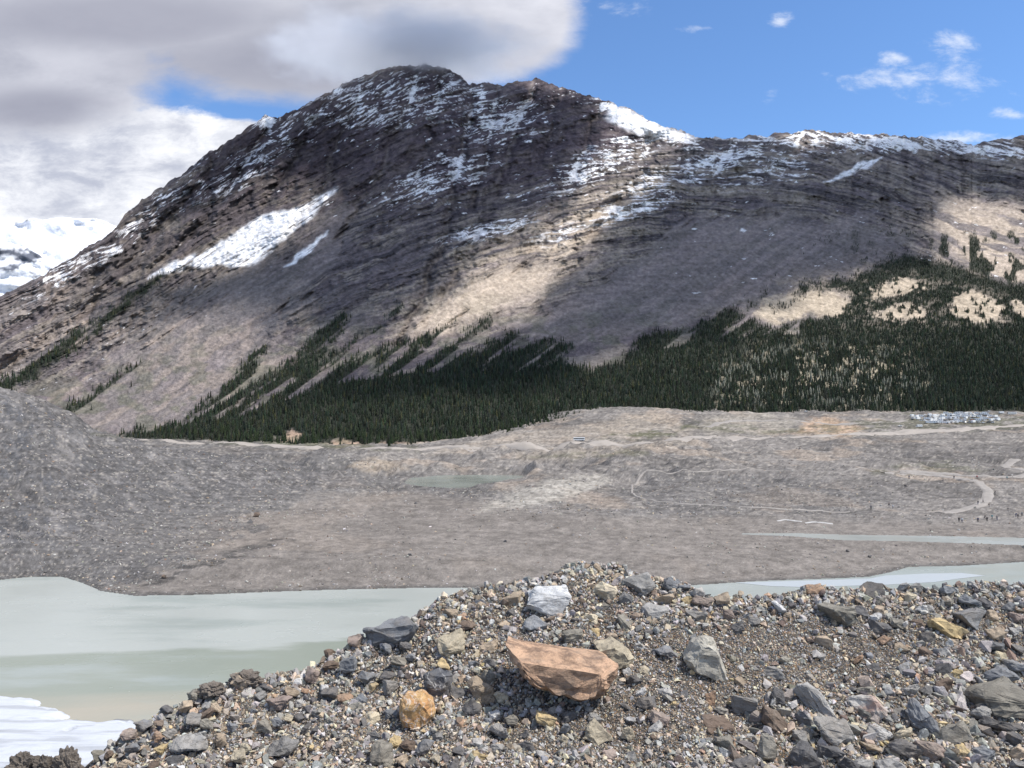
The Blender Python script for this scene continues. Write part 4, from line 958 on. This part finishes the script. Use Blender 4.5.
for a in ((250, 523, 3.2, 'dark', 'lone dark boulder on the brown plain beside the grey rubble'), (257, 517, 3.6, 'brown', 'brown boulder just behind the lone dark boulder'),
          (165, 579, 2.0, 'brown', 'low brown boulder near the tip of the dark shore'), (212, 546, 1.6, 'tan', 'small tan boulder along the dark line of rubble'),
          (416, 504, 1.8, 'dark', 'small dark boulder right of the pale mound'), (870, 558, 1.5, 'dark', 'small dark boulder between river and lake on the right'),
          (848, 552, 1.4, 'dark', 'small dark boulder below the river channel'), (568, 510, 1.5, 'white', 'small white boulder below the pale silt patch'),
          (410, 556, 1.6, 'dark', 'small dark boulder in the middle of the brown plain'), (505, 542, 1.5, 'dark', 'small dark boulder right of the plain centre')):
    valley_boulder(*a)
m_ice = flatmat('old_snow', (.48, .47, .45), .15, .4)
ribbon('snow_patch', [(777, 521.2), (785, 520.4), (794, 521), (802, 521.8)], 1.0, m_ice, .1)
ribbon('snow_patch', [(805, 523), (816, 522.6), (826, 523.6), (833, 524.2)], 1.1, m_ice, .1)

# ------------------------------------------------------------------ conifers
def conifer_arrays(seed, tiers=6, sides=7, slim=.17):
    """ragged spruce crown of drooping, uneven bough tiers; unit height"""
    r = random.Random(seed); V = []; Fc = []
    for t in range(tiers):
        f = t / tiers; z0 = .07 + .86 * f; z1 = z0 + .30 * (1 - f * .45); rad = slim * (1 - f) ** .8 + .018
        top = len(V); V.append((r.uniform(-.01, .01), r.uniform(-.01, .01), min(z1, 1.0)))
        ring = []
        for k in range(sides * 2):
            a = math.pi * k / sides + t * .7; rr = rad * (r.uniform(.85, 1.25) if k % 2 == 0 else r.uniform(.42, .62)); dz_ = -.035 * (1 if k % 2 == 0 else -.6) + r.uniform(-.015, .015)
            ring.append(len(V)); V.append((math.cos(a) * rr, math.sin(a) * rr, z0 + dz_))
        for k in range(len(ring)): Fc.append((top, ring[k], ring[(k + 1) % len(ring)]))
    return np.array(V), np.array(Fc)
CON = [conifer_arrays(700 + i, 5, 4, random.uniform(.12, .165)) for i in range(6)]
def needle_mat(name, c):
    m, t, b = principled(name, .9, .1); g_ = t.new('ShaderNodeNewGeometry').outputs['Position']
    a = attr(t, 'albedo').outputs['Color']; kx = t.new('ShaderNodeCombineXYZ'); kv = t.rng(t.noise(g_, .8, 3, .6), .3, .7, .65, 1.4, False)
    for i in range(3): t.put(kx.inputs[i], kv)
    t.put(b.inputs['Base Color'], t.mix(1.0, a if c is None else c, kx.outputs[0], 'MULTIPLY')); return m
m_for = needle_mat('conifer_needles', None)
def mt_point(x, y): return map_px(XM, x, y), map_px(YM, x, y), map_px(ZM, x, y)
n = 560000
x = RNG.uniform(-300, 1350, n); y = RNG.uniform(225, 452, n)
fd = forest_density(x, y)
Yt = map_px(YM, x, y)
# visible area per pixel grows with distance: keep trees about even on the ground
dYdy = np.abs(map_px(Yg, x, y - 1.5) - map_px(Yg, x, y + 1.5)) / 3; wgt = (Yt / F) * dYdy
ins = (y < np.interp(x, cols, yb) - .3)
target = 1 / 11.0                                  # trees per square metre of map area
pr = wgt * target * (1650 * 227) / n
k = ins & (RNG.random(n) < pr * np.clip(fd, 0, 1) * np.where(fd > .05, 1, 0))
tx, ty = x[k], y[k]
print('trees', len(tx), 'prob max', pr.max())
TX, TY, TZ = mt_point(tx, ty); th = (4.5 + 9.0 * RNG.random(len(tx)) ** 1.5) * interp(ty, [(230, .55), (320, .8), (370, 1)])
# front rank as individual trees
order = np.argsort(-(th / TY) - .9 * (ty - np.interp(tx, cols, yb)) / 300 * 0); 
edge_rank = (np.interp(tx, cols, yb) - ty)
front = np.where((edge_rank < 14) & (tx > -5) & (tx < 1030))[0]
front = front[np.argsort(-(th[front] / TY[front]))][:290]
rest = np.ones(len(tx), bool); rest[front] = False
def treecol(n): 
    c = np.tile([.036, .045, .030], (n, 1)) * RNG.uniform(.5, 1.5, (n, 1)) * RNG.uniform(.85, 1.15, (n, 3)); b_ = RNG.random(n) < .03
    c[b_] = np.array([.085, .085, .04]) * RNG.uniform(.8, 1.2, (b_.sum(), 1)); return c
def forest_mesh(name, ids, label):
    Vs, Fs, Cs = [], [], []; off = 0; vid = RNG.integers(0, len(CON), len(ids)); c_all = treecol(len(ids))
    pale = soft(tx[ids], ty[ids], [(700, 372), (760, 345), (840, 340), (900, 350), (930, 385), (900, 410), (720, 412)], 12) * (RNG.random(len(ids)) < .3 * ss(fbm(tx[ids] / 14, ty[ids] / 9, 3, 70), .5, .62))
    c_all = c_all * (1 - pale[:, None]) + np.array([.30, .29, .22]) * pale[:, None]
    for k in range(len(CON)):
        m_ = vid == k; idk = ids[m_]
        if len(idk) == 0: continue
        V0, F0 = CON[k]; a = RNG.uniform(0, 6.28, len(idk)); c, s_ = np.cos(a), np.sin(a); h = th[idk]
        W = np.stack([(V0[None, :, 0] * c[:, None] - V0[None, :, 1] * s_[:, None]) * h[:, None] + TX[idk, None], (V0[None, :, 0] * s_[:, None] + V0[None, :, 1] * c[:, None]) * h[:, None] + TY[idk, None], V0[None, :, 2] * h[:, None] + TZ[idk, None] - .5], -1)
        Vs.append(W.reshape(-1, 3)); Fs.append((F0[None] + (np.arange(len(idk)) * len(V0))[:, None, None] + off).reshape(-1, 3)); off += W.shape[0] * W.shape[1]; Cs.append(np.repeat(c_all[m_], len(V0), 0))
    link(name, mesh_np(name, np.vstack(Vs), np.vstack(Fs), [m_for], {'albedo': np.vstack(Cs)}, smooth=False), kind='stuff', label=label, category='forest')
forest_mesh('forest', np.where(rest)[0], 'dark conifer forest covering the lower slopes of the mountain')
m_bark = flatmat('grey_bark', (.12, .09, .07), .3, 2.0)
m_needle = [needle_mat('needles_dark', (.032, .046, .024)), needle_mat('needles_mid', (.046, .060, .030))]
def make_tree(i):
    root = bpy.data.objects.new('conifer_tree', None)
    V0, F0 = conifer_arrays(800 + i, 8, 6, .16 + .02 * (i % 3)); cm = mesh_np('crown', V0, F0, [m_needle[i % 2]], smooth=False)
    bm = bmesh.new(); bmesh.ops.create_cone(bm, segments=7, radius1=.022, radius2=.006, depth=.9, cap_ends=True); bmesh.ops.translate(bm, verts=bm.verts, vec=(0, 0, .41))
    tm = bpy.data.meshes.new('trunk'); bm.to_mesh(tm); bm.free(); tm.materials.append(m_bark)
    return cm, tm
TP = [make_tree(i) for i in range(6)]
for j, i in enumerate(front):
    zone = 'left' if tx[i] < 340 else ('middle' if tx[i] < 620 else 'right')
    lab = {'left': 'dark conifer at the forest foot above the grey river flats', 'middle': 'dark conifer at the forest foot above the tan banks and road', 'right': 'dark conifer at the forest foot behind the vehicle park and mounds'}[zone]
    r_ = bpy.data.objects.new('conifer_tree', None); COL.objects.link(r_); r_['label'] = lab; r_['category'] = 'tree'; r_['group'] = f'conifers along the {zone} part of the forest foot'
    r_.location = (TX[i], TY[i], TZ[i] - .4); r_.scale = (th[i],) * 3; r_.rotation_euler = (0, 0, random.uniform(0, 6.28))
    cm, tm = TP[j % 6]; link('crown', cm, r_); link('trunk', tm, r_)

# ------------------------------------------------------------------ vehicles in the parking area
def boxes_mesh(name, boxes, mats):
    bm = bmesh.new()
    for (x0, x1, y0, y1, z0, z1, tx0, tx1, mi) in boxes:   # tx0/tx1 pull the top edge in along x
        vs = [bm.verts.new(p) for p in ((x0, y0, z0), (x1, y0, z0), (x1, y1, z0), (x0, y1, z0), (x0 + tx0, y0 + .06, z1), (x1 - tx1, y0 + .06, z1), (x1 - tx1, y1 - .06, z1), (x0 + tx0, y1 - .06, z1))]
        for f in ((3, 2, 1, 0), (4, 5, 6, 7), (0, 1, 5, 4), (1, 2, 6, 5), (2, 3, 7, 6), (3, 0, 4, 7)):
            fc = bm.faces.new([vs[i] for i in f]); fc.material_index = mi
    me = bpy.data.meshes.new(name); bm.to_mesh(me); bm.free()
    for m in mats: me.materials.append(m)
    return me
def paint(name, c, rough=.35): m, t, b = principled(name, rough, .5); t.put(b.inputs['Base Color'], c); return m
m_wh = paint('white_vehicle_paint', (.84, .83, .80)); m_sv = paint('silver_paint', (.45, .46, .48)); m_dk = paint('dark_paint', (.06, .07, .09)); m_gl = paint('vehicle_glass', (.03, .035, .04), .1); m_ty = paint('tyre_rubber', (.03, .03, .03), .8); m_rd = paint('red_paint', (.35, .05, .04))
bmw = bmesh.new(); bmesh.ops.create_cone(bmw, segments=14, radius1=.36, radius2=.36, depth=.24, cap_ends=True); bmesh.ops.rotate(bmw, verts=bmw.verts, matrix=Matrix.Rotation(math.pi / 2, 3, 'X')); wheel_me = bpy.data.meshes.new('wheel'); bmw.to_mesh(wheel_me); bmw.free(); wheel_me.materials.append(m_ty)
def vehicle_meshes(kind, mat):
    if kind == 'camper_van':
        body = boxes_mesh('body', [(-3.6, 2.0, -1.15, 1.15, .45, 3.05, .05, .1, 0), (1.99, 2.7, -1.1, 1.1, 1.9, 3.0, 0, .45, 0), (2.0, 3.55, -1.0, 1.0, .45, 1.25, 0, .1, 0), (2.0, 3.1, -.98, .98, 1.24, 1.95, 0, .55, 0)], [mat])
        gl = boxes_mesh('window', [(-2.3, -1.5, -1.18, 1.18, 1.7, 2.2, 0, 0, 0), (-.1, .7, -1.18, 1.18, 1.7, 2.2, 0, 0, 0), (2.15, 3.13, -1.01, 1.01, 1.3, 1.85, 0, .5, 0)], [m_gl]); wh = (-2.3, 2.6, 1.02)
    elif kind == 'coach':
        body = boxes_mesh('body', [(-5.8, 5.8, -1.25, 1.25, .4, 3.3, .1, .25, 0)], [mat]); gl = boxes_mesh('window', [(-5.3, 5.4, -1.28, 1.28, 1.5, 2.5, 0, .1, 0), (5.3, 5.84, -1.1, 1.1, 1.2, 2.8, 0, .15, 0)], [m_gl]); wh = (-3.6, 3.8, 1.15)
    else:
        body = boxes_mesh('body', [(-2.25, 2.25, -.9, .9, .35, .98, .06, .12, 0), (-1.9, 1.1, -.84, .84, .97, 1.52, .45, .65, 0)], [mat]); gl = boxes_mesh('window', [(-1.72, .95, -.87, .87, 1.03, 1.42, .38, .55, 0)], [m_gl]); wh = (-1.4, 1.4, .82)
    return body, gl, wh
VK = {}
for kind, mat, key, desc in (('camper_van', m_wh, 'camper', 'white camper van'), ('parked_car', m_wh, 'wcar', 'white car'), ('parked_car', m_sv, 'scar', 'silver car'), ('parked_car', m_dk, 'dcar', 'dark car'), ('coach', m_wh, 'coach', 'white coach'), ('parked_car', m_rd, 'rcar', 'red car')):
    VK[key] = (kind, vehicle_meshes(kind, mat), desc)
def put_vehicle(key, X_, Y_, rz, label, group=None):
    kind, (body, gl, wh), desc = VK[key]
    z = gz1(X_, Y_); r_ = bpy.data.objects.new(kind, None); COL.objects.link(r_); r_.location = (X_, Y_, z + .35); r_.rotation_euler = (0, 0, rz)
    r_['label'] = label; r_['category'] = {'camper_van': 'camper', 'parked_car': 'car', 'coach': 'bus'}[kind]
    if group: r_['group'] = group
    link('body', body, r_); link('window', gl, r_)
    for sx in (0, 1):
        for sy in (-1, 1): w_ = link('wheel', wheel_me, r_); w_.location = (wh[sx], sy * wh[2], .36)
rows = [(414.3, 946, 986, 11), (415.9, 916, 994, 19), (417.5, 912, 998, 21), (419.3, 911, 1000, 21), (421.2, 920, 1002, 19), (423.4, 924, 996, 16)]
kk = 0
dr = {0: 'back row', 1: 'second row from the back', 2: 'third row from the back', 3: 'third row from the front', 4: 'second row from the front', 5: 'front row'}
for ri, (py_, x0, x1, nn_) in enumerate(rows):
    for i in range(nn_):
        xx = x0 + (x1 - x0) * (i + random.uniform(.1, .5)) / nn_; X_, Y_, Z_ = pick(xx, py_)
        key = random.choices(['camper', 'wcar', 'scar', 'dcar', 'coach', 'rcar'], [10, 4, 1.2, .6, .4, .2])[0]
        put_vehicle(key, X_, Y_ + random.uniform(-3, 3), random.choice((.5, -.6, 2.6, 3.7, 1.4)) + random.uniform(-.2, .2), f'{VK[key][2]} parked in the {dr[ri]} of the valley vehicle park', f'{VK[key][2]}s in the {dr[ri]} of the vehicle park')
for (xx, py_, key, lb) in ((1001, 414, 'camper', 'white camper van alone right of the vehicle park'), (1012, 415, 'coach', 'white coach alone beyond the right end of the vehicle park'), (989, 412, 'wcar', 'white car alone behind the vehicle park'),
                           (900, 427, 'wcar', 'white car on the road left of the vehicle park'), (919, 427.5, 'camper', 'white camper van on the road in front of the vehicle park'), (579, 441, 'coach', 'white coach driving on the valley road below the mounds'), (806, 412, 'wcar', 'white car by the forest foot near the tan mound')):
    X_, Y_, Z_ = pick(xx, py_); put_vehicle(key, X_, Y_, 3.1, lb)

# ------------------------------------------------------------------ walkers in the valley
def person_mesh(pose, top, legs, skin=(.45, .28, .2)):
    me0 = bpy.data.meshes.new('person'); bm = bmesh.new()
    st = {'stand': 0.0, 'walk': .28}[pose]
    J = {'pel': (0, 0, .93), 'che': (0, 0, 1.25), 'sho': (0, 0, 1.42), 'nk': (0, .01, 1.52), 'hd': (0, .03, 1.62), 'ht': (0, .02, 1.74),
         'sl': (-.19, 0, 1.40), 'el': (-.25, -.04 + st * .4, 1.13), 'wl': (-.23, .08 + st * .4, .88), 'hl': (-.23, .10 + st * .4, .79), 'sr': (.19, 0, 1.40), 'er': (.25, -.04 - st * .4, 1.13), 'wr': (.23, .06 - st * .5, .88), 'hr': (.23, .08 - st * .5, .79),
         'tl': (-.10, 0, .88), 'kl': (-.11, .04 - st * .3, .49), 'al': (-.11, -st, .08), 'fl': (-.11, -st + .17, .04), 'tr': (.10, 0, .88), 'kr': (.11, .04 + st * .6, .49), 'ar': (.11, st, .08), 'fr': (.11, st + .17, .04)}
    R = dict(pel=.15, che=.16, sho=.13, nk=.06, hd=.10, ht=.07, sl=.08, el=.055, wl=.04, hl=.045, sr=.08, er=.055, wr=.04, hr=.045, tl=.11, kl=.075, al=.05, fl=.045, tr=.11, kr=.075, ar=.05, fr=.045)
    Ed = [('pel', 'che'), ('che', 'sho'), ('sho', 'nk'), ('nk', 'hd'), ('hd', 'ht'), ('sho', 'sl'), ('sl', 'el'), ('el', 'wl'), ('wl', 'hl'), ('sho', 'sr'), ('sr', 'er'), ('er', 'wr'), ('wr', 'hr'), ('pel', 'tl'), ('tl', 'kl'), ('kl', 'al'), ('al', 'fl'), ('pel', 'tr'), ('tr', 'kr'), ('kr', 'ar'), ('ar', 'fr')]
    ks = list(J); vs = {k: bm.verts.new(J[k]) for k in ks}
    for a, b in Ed: bm.edges.new((vs[a], vs[b]))
    bm.to_mesh(me0); bm.free(); o = bpy.data.objects.new('tmp', me0); COL.objects.link(o)
    md = o.modifiers.new('s', 'SKIN'); sv_ = me0.skin_vertices[0].data
    for i, k in enumerate(ks): sv_[i].radius = (R[k], R[k] * (.75 if k in ('pel', 'che', 'sho') else 1)); sv_[i].use_root = (k == 'pel')
    sb = o.modifiers.new('u', 'SUBSURF'); sb.levels = 1; sb.render_levels = 1
    dg = bpy.context.evaluated_depsgraph_get(); me = bpy.data.meshes.new_from_object(o.evaluated_get(dg)); bpy.data.objects.remove(o); me.name = 'person'
    me.materials.clear()
    for m in (top, legs, m_skin, m_hair): me.materials.append(m)
    for p in me.polygons:
        z = p.center.z; x = abs(p.center.x); p.use_smooth = True
        p.material_index = 3 if (z > 1.66 or (z > 1.55 and p.center.y < -.02)) else (2 if z > 1.49 or (x > .17 and z < .86 and z > .7) else (1 if z < .95 and x < .2 else 0))
    return me
m_skin = paint('skin', (.45, .29, .21), .6); m_hair = paint('dark_hair', (.04, .03, .025), .7)
cl = {'black': (.03, .03, .035), 'navy': (.04, .06, .13), 'white': (.72, .72, .70), 'red': (.40, .05, .04), 'teal': (.05, .2, .22), 'grey': (.16, .16, .17)}
cm = {k: paint(k + '_cloth', v, .85) for k, v in cl.items()}
pm = {}
people = [(852, 509, 'black', 'black', 'stand', 'walker in black standing alone on the thin path left'), (871, 510.5, 'grey', 'black', 'stand', 'walker in a grey top right of the walker in black'), (889, 508, 'black', 'grey', 'walk', 'walker in a black top next to the walker in white'),
 (893, 509, 'white', 'grey', 'stand', 'walker in a white top on the thin path'), (954, 480, 'black', 'black', 'stand', 'walker in black at the pale bend of the path, farther one'), (977, 479, 'red', 'black', 'walk', 'walker in a red top on the upper path'), 
 (978, 505, 'black', 'navy', 'walk', 'walker in black on the wide pale path below the bend'), (983, 504, 'grey', 'black', 'walk', 'walker in a grey top on the wide pale path below the bend'),
 (989, 508, 'black', 'grey', 'stand', 'walker in black beside the wide pale path'), (959, 523, 'black', 'black', 'stand', 'walker in black at the left of the group near the river'), (962, 523, 'white', 'navy', 'stand', 'walker in a white top at the left of the group near the river'),
 (978, 523, 'navy', 'black', 'stand', 'walker in navy in the group near the river'), (985, 520, 'black', 'black', 'walk', 'walker in black leading the group near the river'), (987, 522.5, 'black', 'black', 'stand', 'walker in a red top in the group near the river'),
 (992, 520, 'teal', 'black', 'walk', 'walker in teal in the group near the river'), (997, 521, 'grey', 'navy', 'stand', 'walker in a grey top with navy trousers near the river'), (1008, 512, 'black', 'grey', 'stand', 'walker in black standing above the river group'),
 (1016, 518, 'navy', 'navy', 'stand', 'walker all in navy near the right edge'), (1018, 519, 'black', 'black', 'walk', 'walker in black beside the one all in navy'), (1022, 517, 'grey', 'black', 'stand', 'walker in grey cut by the right edge'), (905, 489, 'black', 'black', 'walk', 'walker in black crossing the grey flat'),
 (909, 479, 'navy', 'black', 'walk', 'walker in navy on the grey flat near the upper path'), (995, 495, 'black', 'black', 'walk', 'walker in black on the slope right of the pale bend'), (1007, 480, 'teal', 'grey', 'walk', 'walker in teal on the upper path near the right edge')]
for (x, y, a, b, ps, lb) in people:
    if (a, b, ps) not in pm: pm[(a, b, ps)] = person_mesh(ps, cm[a], cm[b])
    X_, Y_, Z_ = pick(x, y); o = link('person', pm[(a, b, ps)], label=lb, category='person', group='walkers on the valley floor'); o.location = (X_, Y_, Z_ + .12); o.rotation_euler = (0, 0, random.uniform(0, 6.28)); o.scale = (1.45, 1.45, 1.3)

# ================================================================== CLOUDS that shade the mountain
m_cl = bpy.data.materials.new('cloud_vapour'); m_cl.use_nodes = True; t = NT(m_cl.node_tree); t.n.clear()
o_ = t.new('ShaderNodeOutputMaterial'); tr = t.new('ShaderNodeBsdfTransparent'); df = t.new('ShaderNodeBsdfDiffuse'); df.inputs[0].default_value = (.9, .9, .92, 1)
tl = t.new('ShaderNodeBsdfTranslucent'); tl.inputs[0].default_value = (.9, .9, .92, 1); mx = t.new('ShaderNodeMixShader'); mx.inputs[0].default_value = .4; t.l.new(df.outputs[0], mx.inputs[1]); t.l.new(tl.outputs[0], mx.inputs[2])
g_ = t.new('ShaderNodeNewGeometry').outputs['Position']; ed = attr(t, 'thick').outputs['Fac']
al = t.rng(t.m('ADD', ed, t.m('MULTIPLY', t.m('SUBTRACT', t.noise(g_, .0075, 5, .6), .5), .9)), .05, .75, 0, .84)
m2 = t.new('ShaderNodeMixShader'); t.put(m2.inputs[0], al); t.l.new(tr.outputs[0], m2.inputs[1]); t.l.new(mx.outputs[0], m2.inputs[2]); t.l.new(m2.outputs[0], o_.inputs[0])
CZ = 1950.0
def cloud(pxpoly, holes=(), label='', seed=0):
    def lift(p):
        x, y = np.array([float(p[0])]), np.array([float(p[1])]); X_, Y_, Z_ = mt_point(x, y); k = (CZ - Z_[0]) / SUN.z
        return (X_[0] + SUN.x * k, Y_[0] + SUN.y * k)
    W = [lift(p) for p in pxpoly]; Hs = [[lift(p) for p in h] for h in holes]
    a = np.array(W); x0, y0 = a.min(0) - 120; x1, y1 = a.max(0) + 120; st = 22.0
    gx_, gy_ = np.meshgrid(np.arange(x0, x1, st), np.arange(y0, y1, st))
    d = segdist(gx_, gy_, W); sd_ = np.where(inpoly(gx_, gy_, W), d, -d)
    for h in Hs: dh = segdist(gx_, gy_, h); sd_ = np.minimum(sd_, np.where(inpoly(gx_, gy_, h), -dh, dh))
    sd_ = sd_ + (fbm(gx_ / 130, gy_ / 130, 4, 800 + seed) - .5) * 90
    th_ = np.clip(sd_ / 190 + .38, 0, 1); hh = np.sqrt(th_) * (90 + 160 * fbm(gx_ / 170, gy_ / 170, 4, 811 + seed))
    nyy, nxx = gx_.shape
    top = np.stack([gx_, gy_, CZ + hh], -1).reshape(-1, 3); bot = np.stack([gx_, gy_, CZ - hh * .25 - .5], -1).reshape(-1, 3)
    fc = grid_faces(nyy, nxx); keep = (th_.ravel()[fc] > 0).any(1); ft = fc[keep]; fb = ft[:, ::-1] + nyy * nxx
    V = np.vstack([top, bot]); Fq = np.vstack([ft, fb]); used = np.unique(Fq); mp = np.full(len(V), -1); mp[used] = np.arange(len(used))
    link('cloud', mesh_np('cloud', V[used], mp[Fq], [m_cl], {'thick': np.tile(th_.ravel(), 2)[used]}), kind='stuff', label=label, category='cloud')
# unseen clouds, outlined from the slope areas they shade, snowfield left sunlit
cloud([(150, 200), (240, 120), (420, 50), (600, 80), (600, 150), (560, 205), (480, 250), (430, 290), (395, 320), (348, 348), (300, 328), (240, 302), (170, 316), (125, 292), (200, 286), (262, 276), (312, 250), (348, 206), (325, 178), (262, 180), (190, 212)], (), 'unseen cloud shaped to drop shade on the summit', 1)
cloud([(690, 152), (760, 120), (900, 130), (1040, 140), (1040, 200), (960, 190), (930, 225), (920, 262), (860, 272), (790, 285), (760, 310), (700, 335), (610, 355), (560, 382), (480, 392), (400, 396), (330, 400), (330, 385), (420, 368), (470, 355), (560, 320), (590, 275), (620, 235), (650, 200)], (), 'unseen cloud shaped to drop shade on the right shoulder', 2)

# cloud cap lying on the summit: a real volume
sx_, sy_, sz_ = [float(v[0]) for v in mt_point(np.array([415.]), np.array([70.]))]
m_cap = bpy.data.materials.new('summit_cloud_vapour'); m_cap.use_nodes = True; t = NT(m_cap.node_tree); t.n.clear()
o_ = t.new('ShaderNodeOutputMaterial'); pv = t.new('ShaderNodeVolumePrincipled'); pv.inputs['Color'].default_value = (.93, .94, .97, 1); pv.inputs['Anisotropy'].default_value = .3
tcc = t.new('ShaderNodeTexCoord').outputs['Object']; vl = t.new('ShaderNodeVectorMath', operation='LENGTH'); t.put(vl.inputs[0], tcc)
nz_ = t.noise(t.scalev(tcc, (2.4, 1.6, 1.1)), 1.5, 5, .62)
t.put(pv.inputs['Density'], t.m('MULTIPLY', t.rng(t.m('ADD', t.m('SUBTRACT', 1.0, vl.outputs['Value']), t.m('MULTIPLY', t.m('SUBTRACT', nz_, .5), 1.1)), .08, .70), .013))
t.l.new(pv.outputs[0], o_.inputs['Volume'])
bm = bmesh.new(); bmesh.ops.create_icosphere(bm, subdivisions=4, radius=1.0); me = bpy.data.meshes.new('cloud'); bm.to_mesh(me); bm.free(); me.materials.append(m_cap)
o = link('cloud', me, kind='stuff', label='grey cloud cap veiling the highest summit', category='cloud'); o.location = (sx_ - 60, sy_ - 10, sz_ + 52); o.scale = (540, 320, 100)
